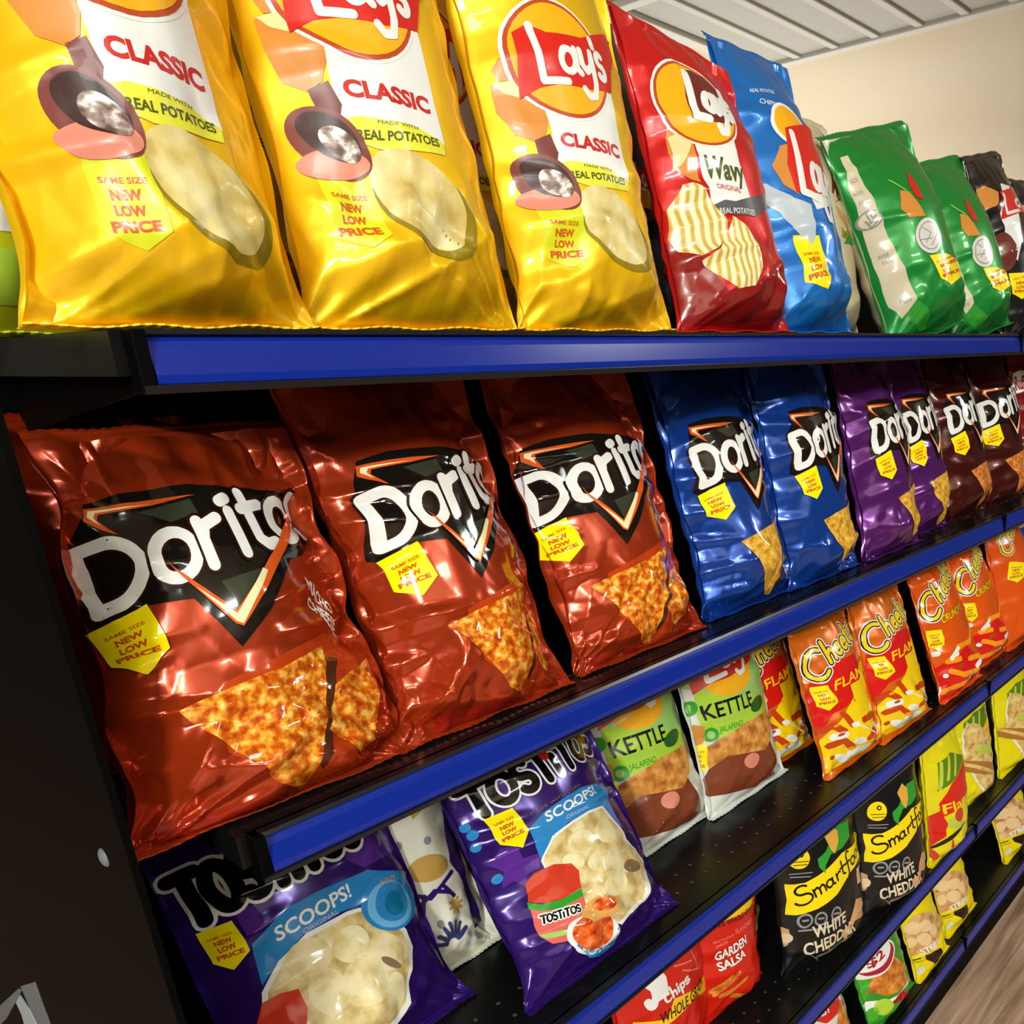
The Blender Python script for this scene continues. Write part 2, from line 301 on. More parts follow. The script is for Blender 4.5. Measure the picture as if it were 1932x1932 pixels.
  ['p','deepred',0.5,[[-0.831,-0.061],[-0.861,0.054],[-0.1,0.021],[0.322,-0.036],[0.879,0.058],[1.037,0.016]]],
],
 'ranch': [
  ['p','coal',1,[[-0.95,0.751],[-0.826,0.842],[-0.559,0.852],[-0.085,0.844],[0.328,0.826],[0.892,0.802],[1.192,0.85],[1.183,0.746],[0.672,0.626],[0.507,0.614],[0.137,0.488],[-0.135,0.414],[-0.226,0.475],[-0.358,0.556],[-0.618,0.566],[-0.971,0.539],[-1.033,0.552]]],
  ['p','ash',2,[[-0.502,0.794],[-0.139,0.805],[-0.121,0.766],[-0.332,0.753]]],
  ['p','ash',2,[[-0.146,0.583],[0.304,0.603],[0.098,0.537],[-0.073,0.503]]],
  ['p','flame',3,[[-0.092,0.814],[-0.531,0.823],[-0.844,0.828],[-0.864,0.798],[-0.667,0.743],[-0.772,0.795],[-0.754,0.807],[-0.399,0.805]]],
  ['p','flamecore',4,[[-0.394,0.809],[-0.818,0.82],[-0.835,0.806],[-0.758,0.779],[-0.792,0.802],[-0.771,0.812]]],
  ['M',[['brownink',0.28500000000000003],['white',0.195]],3,'doritos',[[-0.952,0.568],[0.864,0.679],[-0.967,0.73]]],
  ['p','flame',12,[[-0.463,0.655],[-0.107,0.505],[0.688,0.746],[0.729,0.73],[-0.092,0.463],[-0.14,0.473]]],
  ['p','flamecore',13,[[-0.321,0.581],[-0.111,0.497],[0.183,0.597],[0.22,0.589],[-0.09,0.469],[-0.128,0.478]]],
  ['p','flag',10,[[-0.982,0.537],[-0.63,0.568],[-0.57,0.455],[-0.735,0.409],[-0.931,0.444]]],
  ['t','flagtext',11,'SAME SIZE',[[-0.913,0.506],[-0.671,0.523],[-0.918,0.514]],0.03],
  ['t','flagtext',11,'NEW',[[-0.866,0.488],[-0.697,0.498],[-0.873,0.501]],0.075],
  ['t','flagtext',11,'LOW',[[-0.854,0.468],[-0.685,0.476],[-0.861,0.481]],0.075],
  ['t','flagtext',11,'PRICE',[[-0.886,0.447],[-0.618,0.456],[-0.894,0.46]],0.075],
  ['p','cornchip',3,[[-0.635,0.302],[-0.319,0.321],[0.124,0.34],[0.549,0.37],[0.411,0.247],[0.144,0.072],[0.106,0.023],[-0.017,0.032],[-0.12,0.056],[-0.365,0.164]]],
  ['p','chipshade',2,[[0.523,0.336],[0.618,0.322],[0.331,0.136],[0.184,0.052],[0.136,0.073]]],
  ['p','cornchip',3,[[1.183,0.33],[0.909,0.224],[0.729,0.095],[0.549,0.05],[0.419,0.088],[0.302,0.146],[0.501,0.254]]],
],
 'purple': [
  ['p','coal',1,[[-0.95,0.751],[-0.826,0.842],[-0.559,0.852],[-0.085,0.844],[0.328,0.826],[0.892,0.802],[1.192,0.85],[1.183,0.746],[0.672,0.626],[0.507,0.614],[0.137,0.488],[-0.135,0.414],[-0.226,0.475],[-0.358,0.556],[-0.618,0.566],[-0.971,0.539],[-1.033,0.552]]],
  ['p','ash',2,[[-0.502,0.794],[-0.139,0.805],[-0.121,0.766],[-0.332,0.753]]],
  ['p','ash',2,[[-0.146,0.583],[0.304,0.603],[0.098,0.537],[-0.073,0.503]]],
  ['p','flame',3,[[-0.092,0.814],[-0.531,0.823],[-0.844,0.828],[-0.864,0.798],[-0.667,0.743],[-0.772,0.795],[-0.754,0.807],[-0.399,0.805]]],
  ['p','flamecore',4,[[-0.394,0.809],[-0.818,0.82],[-0.835,0.806],[-0.758,0.779],[-0.792,0.802],[-0.771,0.812]]],
  ['M',[['brownink',0.28500000000000003],['white',0.195]],3,'doritos',[[-0.952,0.568],[0.864,0.679],[-0.967,0.73]]],
  ['p','flame',12,[[-0.463,0.655],[-0.107,0.505],[0.688,0.746],[0.729,0.73],[-0.092,0.463],[-0.14,0.473]]],
  ['p','flamecore',13,[[-0.321,0.581],[-0.111,0.497],[0.183,0.597],[0.22,0.589],[-0.09,0.469],[-0.128,0.478]]],
  ['p','flag',10,[[-0.982,0.537],[-0.63,0.568],[-0.57,0.455],[-0.735,0.409],[-0.931,0.444]]],
  ['t','flagtext',11,'SAME SIZE',[[-0.913,0.506],[-0.671,0.523],[-0.918,0.514]],0.03],
  ['t','flagtext',11,'NEW',[[-0.866,0.488],[-0.697,0.498],[-0.873,0.501]],0.075],
  ['t','flagtext',11,'LOW',[[-0.854,0.468],[-0.685,0.476],[-0.861,0.481]],0.075],
  ['t','flagtext',11,'PRICE',[[-0.886,0.447],[-0.618,0.456],[-0.894,0.46]],0.075],
  ['p','cornchip',3,[[-0.635,0.302],[-0.319,0.321],[0.124,0.34],[0.549,0.37],[0.411,0.247],[0.144,0.072],[0.106,0.023],[-0.017,0.032],[-0.12,0.056],[-0.365,0.164]]],
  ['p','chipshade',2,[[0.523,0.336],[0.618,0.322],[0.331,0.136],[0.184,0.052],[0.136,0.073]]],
  ['p','cornchip',3,[[1.183,0.33],[0.909,0.224],[0.729,0.095],[0.549,0.05],[0.419,0.088],[0.302,0.146],[0.501,0.254]]],
],
 'brown': [
  ['p','coal',1,[[-0.95,0.751],[-0.826,0.842],[-0.559,0.852],[-0.085,0.844],[0.328,0.826],[0.892,0.802],[1.192,0.85],[1.183,0.746],[0.672,0.626],[0.507,0.614],[0.137,0.488],[-0.135,0.414],[-0.226,0.475],[-0.358,0.556],[-0.618,0.566],[-0.971,0.539],[-1.033,0.552]]],
  ['p','coal',2,[[-0.502,0.794],[-0.139,0.805],[-0.121,0.766],[-0.332,0.753]]],
  ['p','coal',2,[[-0.146,0.583],[0.304,0.603],[0.098,0.537],[-0.073,0.503]]],
  ['p','flame',3,[[-0.092,0.814],[-0.531,0.823],[-0.844,0.828],[-0.864,0.798],[-0.667,0.743],[-0.772,0.795],[-0.754,0.807],[-0.399,0.805]]],
  ['p','flamecore',4,[[-0.394,0.809],[-0.818,0.82],[-0.835,0.806],[-0.758,0.779],[-0.792,0.802],[-0.771,0.812]]],
  ['M',[['brownink',0.28500000000000003],['white',0.195]],3,'doritos',[[-0.952,0.568],[0.864,0.679],[-0.967,0.73]]],
  ['p','flame',12,[[-0.463,0.655],[-0.107,0.505],[0.688,0.746],[0.729,0.73],[-0.092,0.463],[-0.14,0.473]]],
  ['p','flamecore',13,[[-0.321,0.581],[-0.111,0.497],[0.183,0.597],[0.22,0.589],[-0.09,0.469],[-0.128,0.478]]],
  ['p','flag',10,[[-0.982,0.537],[-0.63,0.568],[-0.57,0.455],[-0.735,0.409],[-0.931,0.444]]],
  ['t','flagtext',11,'SAME SIZE',[[-0.913,0.506],[-0.671,0.523],[-0.918,0.514]],0.03],
  ['t','flagtext',11,'NEW',[[-0.866,0.488],[-0.697,0.498],[-0.873,0.501]],0.075],
  ['t','flagtext',11,'LOW',[[-0.854,0.468],[-0.685,0.476],[-0.861,0.481]],0.075],
  ['t','flagtext',11,'PRICE',[[-0.886,0.447],[-0.618,0.456],[-0.894,0.46]],0.075],
  ['p','bbqchip',3,[[-0.635,0.302],[-0.319,0.321],[0.124,0.34],[0.549,0.37],[0.411,0.247],[0.144,0.072],[0.106,0.023],[-0.017,0.032],[-0.12,0.056],[-0.365,0.164]]],
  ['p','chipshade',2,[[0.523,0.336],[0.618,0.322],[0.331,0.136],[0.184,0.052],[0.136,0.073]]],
  ['p','bbqchip',3,[[1.183,0.33],[0.909,0.224],[0.729,0.095],[0.549,0.05],[0.419,0.088],[0.302,0.146],[0.501,0.254]]],
],
 'scoops': [
  ['L','white',2,'tostitos',[[-0.833,0.594],[0.912,0.625],[-0.877,0.71]],0.36],
  ['L','inkblack',3,'tostitos',[[-0.833,0.594],[0.912,0.625],[-0.877,0.71]],0.24],
  ['c','redtext',6,[0.054,0.693],0.0052],
  ['p','flag',5,[[-0.767,0.591],[-0.496,0.587],[-0.448,0.5],[-0.584,0.461],[-0.736,0.498]]],
  ['t','flagtext',6,'SAME SIZE',[[-0.716,0.557],[-0.528,0.556],[-0.719,0.565]],0.03],
  ['t','flagtext',6,'NEW',[[-0.68,0.538],[-0.548,0.538],[-0.685,0.55]],0.075],
  ['t','flagtext',6,'LOW',[[-0.673,0.52],[-0.539,0.52],[-0.678,0.532]],0.075],
  ['t','flagtext',6,'PRICE',[[-0.7,0.5],[-0.487,0.502],[-0.705,0.513]],0.075],
  ['p','violet',1,[[-0.752,0.488],[-0.629,0.473],[-0.61,0.43],[-0.443,0.421],[-0.503,0.38],[-0.642,0.378],[-0.66,0.336],[-0.748,0.379],[-0.852,0.373],[-0.799,0.42],[-0.907,0.461]]],
  ['c','skyblue',1,[-0.914,0.523],0.0044],
  ['c','skyblue',1,[-0.861,0.407],0.0045],
  ['c','skyblue',1,[-0.902,0.562],0.0047],
  ['c','skyblue',1,[-0.926,0.593],0.0044],
  ['p','skyblue',3,[[-0.444,0.503],[-0.252,0.529],[0.019,0.54],[0.307,0.543],[0.588,0.528],[0.728,0.496],[0.688,0.46],[0.696,0.344],[0.497,0.446],[0.229,0.46],[-0.045,0.462],[-0.288,0.442],[-0.456,0.398],[-0.47,0.445]]],
  ['t','white',4,'SCOOPS!',[[-0.255,0.496],[0.495,0.499],[-0.243,0.528]],0.035],
  ['t','palepurple',4,'ORIGINAL',[[-0.049,0.474],[0.296,0.471],[-0.041,0.486]],0.01],
  ['t','dimgold',2,'MADE WITH CORN',[[-0.374,0.538],[0.319,0.549],[-0.375,0.548]],0.0],
  ['p','white',3,[[-0.469,0.396],[-0.275,0.45],[0.007,0.461],[0.264,0.462],[0.526,0.45],[0.657,0.356],[0.668,0.304],[0.816,0.247],[0.785,0.166],[0.521,0.09],[0.2,0.092],[0.083,0.076],[-0.33,0.192],[-0.466,0.334]]],
  ['p','scoopchip',4,[[-0.452,0.394],[-0.265,0.442],[0.005,0.453],[0.247,0.454],[0.491,0.444],[0.606,0.355],[0.617,0.304],[0.811,0.243],[0.709,0.176],[0.465,0.105],[0.161,0.105],[0.054,0.09],[-0.321,0.198],[-0.457,0.333]]],
  ['e','scoopchip2',5,[[0.012,0.389],[0.172,0.386],[0.016,0.355]]],
  ['e','scoopchip2',5,[[0.363,0.373],[0.527,0.365],[0.344,0.334]]],
  ['e','scoopchip2',5,[[0.119,0.298],[0.29,0.293],[0.135,0.262]]],
  ['e','scoopchip2',5,[[0.435,0.251],[0.648,0.235],[0.415,0.212]]],
  ['e','scoopchip2',5,[[0.176,0.207],[0.353,0.2],[0.16,0.169]]],
  ['e','scoopchip2',5,[[-0.173,0.344],[-0.063,0.334],[-0.169,0.317]]],
  ['e','greybrown',5,[[0.532,0.219],[0.673,0.203],[0.499,0.199]]],
  ['p','jarred',6,[[-0.679,0.353],[-0.574,0.372],[-0.372,0.367],[-0.201,0.342],[-0.159,0.309],[-0.209,0.257],[-0.538,0.256],[-0.724,0.3]]],
  ['p','leaf',7,[[-0.735,0.302],[-0.631,0.273],[-0.453,0.257],[-0.214,0.255],[-0.23,0.231],[-0.487,0.234],[-0.655,0.255],[-0.745,0.28]]],
  ['p','jarpink',6,[[-0.732,0.279],[-0.516,0.242],[-0.225,0.234],[-0.294,0.109],[-0.489,0.124],[-0.683,0.148],[-0.75,0.18],[-0.761,0.227]]],
  ['L','white',8,'tostitos',[[-0.702,0.219],[-0.321,0.191],[-0.687,0.245]],0.52],
  ['L','inkblack',9,'tostitos',[[-0.702,0.219],[-0.321,0.191],[-0.687,0.245]],0.22],
  ['p','leafpale',7,[[-0.754,0.191],[-0.471,0.159],[-0.479,0.145],[-0.725,0.172]]],
  ['e','white',8,[[-0.252,0.105],[0.04,0.083],[-0.206,0.036]]],
  ['p','skyblue',8,[[-0.481,0.148],[-0.479,0.104],[-0.323,0.041],[-0.18,0.019],[0.0,0.027],[0.046,0.082],[-0.027,0.05],[-0.21,0.051],[-0.393,0.089]]],
  ['e','salsa',9,[[-0.248,0.113],[-0.012,0.102],[-0.213,0.055]]],
  ['p','salsachip',10,[[-0.24,0.203],[-0.056,0.205],[0.101,0.162],[0.036,0.129],[-0.163,0.143],[-0.266,0.142],[-0.354,0.177]]],
  ['e','salsa',11,[[-0.072,0.174],[0.059,0.162],[-0.094,0.154]]],
],
 'scoops_big': [
  ['L','white',2,'tostitos',[[-0.877,0.564],[0.585,0.584],[-0.903,0.715]],0.36],
  ['L','inkblack',3,'tostitos',[[-0.877,0.564],[0.585,0.584],[-0.903,0.715]],0.24],
  ['p','flag',5,[[-0.867,0.552],[-0.63,0.546],[-0.606,0.456],[-0.745,0.426],[-0.852,0.464]]],
  ['t','flagtext',6,'SAME SIZE',[[-0.825,0.519],[-0.662,0.514],[-0.827,0.526]],0.03],
  ['t','flagtext',6,'NEW',[[-0.796,0.5],[-0.682,0.497],[-0.799,0.512]],0.075],
  ['t','flagtext',6,'LOW',[[-0.793,0.482],[-0.678,0.479],[-0.795,0.494]],0.075],
  ['t','flagtext',6,'PRICE',[[-0.82,0.465],[-0.637,0.459],[-0.822,0.477]],0.075],
  ['p','violet',1,[[-0.591,0.571],[-0.439,0.558],[-0.472,0.499],[-0.592,0.492]]],
  ['p','violet',1,[[0.382,0.605],[0.982,0.596],[0.958,0.514],[0.512,0.515],[0.365,0.561]]],
  ['p','skyblue',3,[[-0.582,0.469],[-0.275,0.515],[0.057,0.518],[0.525,0.505],[0.962,0.437],[0.871,0.39],[0.472,0.419],[0.134,0.437],[-0.214,0.431],[-0.46,0.396],[-0.628,0.357]]],
  ['t','white',4,'SCOOPS!',[[-0.413,0.444],[0.281,0.462],[-0.404,0.483]],0.035],
  ['t','palepurple',4,'ORIGINAL',[[-0.214,0.431],[0.111,0.437],[-0.207,0.444]],0.01],
  ['p','white',3,[[-0.655,0.341],[-0.46,0.396],[-0.192,0.43],[0.173,0.43],[0.457,0.41],[0.661,0.292],[0.659,0.236],[0.451,0.155],[0.398,0.101],[0.18,0.066],[-0.036,0.052],[-0.618,0.148],[-0.757,0.248]]],
  ['p','scoopchip',4,[[-0.618,0.334],[-0.432,0.387],[-0.19,0.415],[0.158,0.419],[0.418,0.403],[0.605,0.29],[0.607,0.241],[0.417,0.161],[0.363,0.115],[0.151,0.089],[-0.058,0.072],[-0.612,0.154],[-0.721,0.241]]],
  ['e','scoopchip2',5,[[-0.255,0.365],[-0.075,0.369],[-0.24,0.311]]],
  ['e','scoopchip2',5,[[0.101,0.344],[0.265,0.337],[0.08,0.295]]],
  ['e','scoopchip2',5,[[0.356,0.274],[0.544,0.264],[0.355,0.22]]],
  ['e','scoopchip2',5,[[0.089,0.232],[0.282,0.226],[0.089,0.164]]],
  ['e','scoopchip2',5,[[-0.217,0.262],[-0.069,0.255],[-0.234,0.199]]],
  ['e','scoopchip2',5,[[0.292,0.162],[0.406,0.164],[0.259,0.114]]],
  ['e','greybrown',6,[[0.357,0.239],[0.43,0.214],[0.349,0.225]]],
  ['e','skyblue',6,[[0.623,0.391],[0.921,0.35],[0.504,0.313]]],
  ['e','paleblue',7,[[0.606,0.382],[0.84,0.349],[0.517,0.321]]],
  ['e','skyblue',8,[[0.63,0.386],[0.805,0.363],[0.555,0.334]]],
  ['e','tealblue',9,[[0.65,0.379],[0.753,0.367],[0.607,0.345]]],
  ['t','tan',8,'HINT',[[0.589,0.444],[0.76,0.433],[0.604,0.462]],0.01],
  ['p','jarred',6,[[-0.772,0.265],[-0.68,0.318],[-0.55,0.32],[-0.41,0.307],[-0.403,0.248],[-0.49,0.193],[-0.738,0.201]]],
],
 'back': [
  ['p','violetdeep',1,[[-1.0,0.7],[-0.2,0.74],[-0.1,0.8],[1.0,0.86],[1.0,1.0],[-1.0,1.0]]],
  ['p','violetdeep',1,[[0.55,0.1],[0.8,0.1],[0.75,0.3],[0.95,0.5],[0.8,0.6],[0.5,0.4],[0.62,0.3]]],
  ['p','flagold',2,[[0.1,0.62],[0.75,0.66],[0.8,0.8],[0.05,0.78]]],
  ['t','flagtext',3,'LOW',[[0.15,0.68],[0.7,0.7],[0.15,0.74]],0.03],
  ['e','tan',2,[[0.05,0.42],[0.42,0.4],[0.1,0.47]]],
  ['s','violetdeep',2,[[-0.4,0.36],[-0.1,0.31],[0.45,0.36]],0.004],
  ['s','violetdeep',2,[[-0.35,0.3],[0.0,0.33],[0.3,0.29]],0.004],
  ['s','violetdeep',2,[[-0.2,0.33],[-0.3,0.27]],0.004],
  ['s','violetdeep',2,[[0.2,0.33],[0.35,0.27]],0.004],
  ['s','inkblue',2,[[0.163,0.11],[0.369,0.129]],0.004],
  ['s','inkblue',2,[[0.138,0.12],[0.299,0.158]],0.004],
  ['s','inkblue',2,[[0.099,0.127],[0.188,0.178]],0.004],
  ['s','inkblue',2,[[0.052,0.13],[0.056,0.185]],0.004],
  ['s','inkblue',2,[[0.005,0.128],[-0.077,0.179]],0.004],
  ['s','inkblue',2,[[-0.035,0.121],[-0.19,0.16]],0.004],
  ['s','inkblue',2,[[-0.061,0.111],[-0.265,0.132]],0.004],
  ['s','tan',2,[[0.3,0.235],[0.44,0.235]],0.003],
  ['s','tan',2,[[0.3,0.235],[0.399,0.256]],0.003],
  ['s','tan',2,[[0.3,0.235],[0.3,0.265]],0.003],
  ['s','tan',2,[[0.3,0.235],[0.201,0.256]],0.003],
  ['s','tan',2,[[0.3,0.235],[0.16,0.235]],0.003],
  ['s','tan',2,[[0.3,0.235],[0.201,0.214]],0.003],
  ['s','tan',2,[[0.3,0.235],[0.3,0.205]],0.003],
  ['s','tan',2,[[0.3,0.235],[0.399,0.214]],0.003],
  ['c','greyline',2,[-0.3,0.55],0.004],
  ['c','greyline',2,[0.2,0.52],0.004],
  ['c','greyline',2,[-0.5,0.22],0.004],
  ['c','greyline',2,[-0.1,0.2],0.004],
],
 'kettle': [
  ['p','limegreen',1,[[-0.66,0.828],[0.375,0.874],[0.767,0.971],[0.625,0.637],[0.958,0.367],[-0.111,0.393],[-0.752,0.363],[-0.891,0.411],[-0.831,0.652]]],
  ['e','leafpale',2,[[-0.143,0.643],[1.05,0.504],[-0.209,0.535]]],
  ['e','sun',3,[[-0.166,0.646],[0.356,0.637],[-0.219,0.547]]],
  ['p','red',4,[[-0.848,0.696],[-0.564,0.754],[0.16,0.8],[0.849,0.782],[0.503,0.659],[-0.215,0.634],[-0.575,0.636],[-0.867,0.607]]],
  ['L','white',5,'lays',[[-0.722,0.635],[0.455,0.674],[-0.589,0.811]],0.13],
  ['t','inkblack',3,'KETTLE',[[-0.797,0.471],[0.148,0.455],[-0.801,0.547]],0.03],
  ['t','leaf',3,'JALAPENO',[[-0.643,0.393],[-0.204,0.386],[-0.637,0.421]],0.02],
  ['t','leafpale',3,'Flavored',[[-0.62,0.441],[-0.067,0.427],[-0.62,0.463]],0.0],
  ['c','leaf',3,[-0.943,0.546],0.0101],
  ['e','leafpale',4,[[-0.943,0.546],[-0.908,0.548],[-0.948,0.525]]],
  ['c','leaf',3,[-0.769,0.396],0.0094],
  ['e','leafpale',4,[[-0.769,0.396],[-0.712,0.394],[-0.774,0.377]]],
  ['e','darkleaf',3,[[0.279,0.448],[0.507,0.454],[0.276,0.414]]],
  ['p','kettlechip',2,[[-0.932,0.34],[-0.683,0.366],[-0.111,0.393],[0.875,0.386],[0.477,0.262],[0.15,0.218],[-0.618,0.272],[-0.894,0.237]]],
  ['p','kettlebrown',1,[[-1.061,0.156],[-0.891,0.242],[-0.613,0.277],[0.359,0.252],[0.59,0.033],[0.076,0.041],[-0.956,0.103]]],
  ['p','potato',3,[[-1.031,0.46],[-0.953,0.467],[-0.831,0.442],[-0.855,0.386],[-0.947,0.353],[-1.028,0.384]]],
  ['p','flag',4,[[-1.051,0.364],[-0.862,0.365],[-0.909,0.245],[-1.013,0.223],[-1.078,0.263]]],
  ['t','flagtext',5,'SAME SIZE',[[-1.038,0.327],[-0.921,0.324],[-1.036,0.336]],0.03],
  ['t','flagtext',5,'NEW',[[-1.028,0.305],[-0.952,0.301],[-1.024,0.319]],0.075],
  ['t','flagtext',5,'LOW',[[-1.033,0.283],[-0.96,0.277],[-1.03,0.298]],0.075],
  ['t','flagtext',5,'PRICE',[[-1.057,0.263],[-0.937,0.25],[-1.054,0.277]],0.075],
  ['e','pinkish',2,[[-0.175,0.198],[0.01,0.188],[-0.203,0.162]]],
],
 'hot': [
  ['p','hotred',1,[[-1.013,0.467],[-0.879,0.588],[-0.333,0.636],[0.404,0.626],[0.525,0.658],[0.925,0.342],[-0.178,0.371],[-0.664,0.352],[-1.023,0.247]]],
  ['p','hotyellow',1,[[-0.97,0.03],[-0.97,0.22],[-0.6,0.3],[-0.2,0.38],[0.2,0.47],[0.6,0.55],[0.97,0.62],[0.97,0.03]]],
  ['p','hotyellow',2,[[-0.13,0.474],[0.89,0.479],[0.517,0.533],[0.517,0.421],[0.233,0.33],[-0.109,0.382]]],
  ['M',[['white',0.29000000000000004],['inkblack',0.21],['logoyellow',0.12]],2,'cheetos',[[-0.858,0.56],[0.671,0.671],[-0.904,0.741]]],
  ['t','logoyellow',3,'FLAMIN',[[-0.514,0.477],[0.76,0.5],[-0.486,0.536]],0.02],
  ['p','flag',5,[[-0.908,0.544],[-0.631,0.525],[-0.519,0.411],[-0.704,0.379],[-0.871,0.425]]],
  ['t','flagtext',6,'SAME SIZE',[[-0.856,0.499],[-0.65,0.487],[-0.86,0.509]],0.03],
  ['t','flagtext',6,'NEW',[[-0.816,0.473],[-0.667,0.466],[-0.823,0.489]],0.075],
  ['t','flagtext',6,'LOW',[[-0.805,0.449],[-0.648,0.442],[-0.812,0.465]],0.075],
  ['t','flagtext',6,'PRICE',[[-0.832,0.427],[-0.573,0.416],[-0.839,0.442]],0.075],
  ['s','puffred',3,[[-0.909,0.275],[-0.718,0.288],[-0.522,0.229]],0.009],
  ['s','puffred',3,[[-0.04,0.248],[0.939,0.219],[0.925,0.067]],0.009],
  ['s','puffred',3,[[-0.845,0.178],[-0.57,0.181],[-0.315,0.098]],0.009],
  ['s','puffred',3,[[0.028,0.132],[0.5,0.2]],0.009],
  ['s','puffred',3,[[-0.487,0.332],[-0.338,0.253]],0.009],
  ['s','white',3,[[-0.744,0.22],[-0.507,0.21]],0.01],
  ['s','white',3,[[0.311,0.184],[0.9,0.029]],0.01],
  ['s','white',3,[[-0.423,0.085],[0.078,0.072]],0.01],
  ['e','white',4,[[-0.563,0.075],[-0.403,0.065],[-0.436,0.037]]],
  ['e','white',4,[[-0.197,0.138],[-0.031,0.128],[-0.161,0.113]]],
  ['e','white',4,[[0.311,0.119],[0.925,-0.021],[0.421,0.088]]],
  ['e','white',4,[[1.1,-0.104],[1.052,-0.082],[1.017,-0.1]]],
  ['e','white',4,[[-0.258,0.245],[-0.155,0.239],[-0.256,0.229]]],
  ['e','snackbrown',3,[[-0.828,0.106],[-0.768,0.109],[-0.816,0.094]]],
  ['e','snackbrown',3,[[0.208,0.113],[0.375,0.098],[0.183,0.113]]],
  ['e','snackbrown',3,[[-0.598,0.22],[-0.53,0.221],[-0.594,0.211]]],
  ['e','snackbrown',3,[[0.388,0.25],[0.615,0.237],[0.402,0.24]]],
  ['e','snackbrown',3,[[-0.884,0.183],[-0.844,0.186],[-0.881,0.175]]],
  ['e','pufforange',4,[[-0.377,0.114],[-0.286,0.113],[-0.347,0.102]]],
  ['e','pufforange',4,[[0.508,0.246],[0.508,0.25],[0.5,0.237]]],
  ['e','pufforange',4,[[-0.666,0.282],[-0.617,0.283],[-0.661,0.274]]],
],
 'crunchy': [
  ['p','hotred',1,[[-1.022,0.243],[-0.744,0.265],[-0.058,0.323],[1.208,-0.104],[0.483,0.108],[-0.717,-0.102],[-1.082,-0.055]]],
  ['M',[['white',0.29000000000000004],['inkblack',0.21],['logoyellow',0.12]],2,'cheetos',[[-0.892,0.56],[0.492,0.783],[-0.941,0.747]]],
  ['t','brownink',3,'CRUNCHY',[[-0.647,0.53],[0.136,0.568],[-0.626,0.581]],0.08],
  ['t','logoyellow',4,'CRUNCHY',[[-0.647,0.53],[0.136,0.568],[-0.626,0.581]],0.03],
  ['p','flag',5,[[-0.958,0.517],[-0.684,0.492],[-0.706,0.388],[-0.862,0.36],[-0.982,0.404]]],
  ['t','flagtext',6,'SAME SIZE',[[-0.935,0.473],[-0.748,0.458],[-0.933,0.482]],0.03],
  ['t','flagtext',6,'NEW',[[-0.916,0.449],[-0.786,0.439],[-0.912,0.463]],0.075],
  ['t','flagtext',6,'LOW',[[-0.921,0.426],[-0.791,0.417],[-0.918,0.441]],0.075],
  ['t','flagtext',6,'PRICE',[[-0.955,0.405],[-0.749,0.393],[-0.952,0.42]],0.075],
  ['s','pufforange',3,[[-0.741,0.19],[-0.465,0.137],[0.099,0.114]],0.009],
  ['s','pufforange',3,[[-0.944,0.072],[-0.725,0.075],[-0.321,0.072]],0.009],
  ['s','pufforange',3,[[-0.104,0.219],[0.703,0.185]],0.009],
  ['s','pufforange',3,[[-0.425,0.336],[0.126,0.329],[0.433,0.454]],0.009],
  ['s','pufforange',3,[[0.683,-0.096],[1.208,-0.089]],0.009],
  ['s','pufforange',3,[[-0.744,0.265],[-0.432,0.251]],0.009],
  ['s','white',3,[[-0.665,0.277],[-0.437,0.327]],0.008],
  ['s','white',3,[[-0.258,0.057],[-0.164,0.087]],0.008],
  ['s','white',3,[[0.09,0.146],[0.365,0.165]],0.008],
  ['s','white',3,[[-1.025,0.35],[-0.909,0.34]],0.008],
  ['e','white',4,[[-0.158,0.113],[-0.017,0.113],[-0.208,0.113]]],
  ['e','white',4,[[-0.526,0.293],[-0.434,0.29],[-0.523,0.276]]],
  ['e','white',4,[[0.409,0.086],[0.408,0.183],[0.508,0.15]]],
  ['e','white',4,[[-0.868,0.174],[-0.821,0.174],[-0.865,0.159]]],
  ['e','snackbrown',3,[[-0.491,0.204],[-0.356,0.204],[-0.489,0.19]]],
  ['e','snackbrown',3,[[0.863,0.209],[0.833,0.129],[0.855,0.197]]],
  ['e','snackbrown',3,[[-0.8,0.108],[-0.675,0.108],[-0.817,0.108]]],
  ['e','snackbrown',3,[[0.02,0.08],[0.227,0.07],[0.162,0.058]]],
],
 'grain': [
  ['p','bandyellow',1,[[-0.738,0.633],[-0.295,0.638],[0.429,0.621],[0.852,0.595],[0.484,0.675],[-0.466,0.682],[-0.746,0.672]]],
  ['p','bandyellow',1,[[-0.715,0.621],[-0.307,0.625],[0.45,0.603],[0.591,0.638],[-0.305,0.672],[-0.718,0.669]]],
  ['t','brownink',2,'100% WHOLE GRAIN',[[-0.726,0.598],[0.426,0.587],[-0.724,0.632]],0.02],
  ['t','pinktext',2,'MULTIGRAIN',[[-0.728,0.504],[-0.33,0.521],[-0.738,0.52]],0.02],
  ['t','pinktext',2,'SNACKS',[[-0.705,0.477],[-0.464,0.492],[-0.716,0.493]],0.02],
  ['t','pinktext',2,'FLAVORED',[[-0.282,0.524],[0.311,0.516],[-0.29,0.555]],0.02],
  ['t','deepred',3,'GARDEN',[[-0.722,0.397],[0.005,0.431],[-0.752,0.456]],0.11],
  ['t','white',4,'GARDEN',[[-0.722,0.397],[0.005,0.431],[-0.752,0.456]],0.05],
  ['t','deepred',3,'SALSA',[[-0.679,0.327],[-0.052,0.357],[-0.711,0.381]],0.11],
  ['t','white',4,'SALSA',[[-0.679,0.327],[-0.052,0.357],[-0.711,0.381]],0.05],
  ['s','grainchip',3,[[-0.768,0.178],[-0.267,0.275]],0.007],
  ['s','grainchip',3,[[-0.655,0.157],[-0.075,0.213]],0.007],
  ['s','grainchip',3,[[-0.816,0.202],[-0.447,0.269]],0.007],
  ['s','grainchip',3,[[-0.435,0.14],[0.5,0.012]],0.007],
],
 'grain_front': [
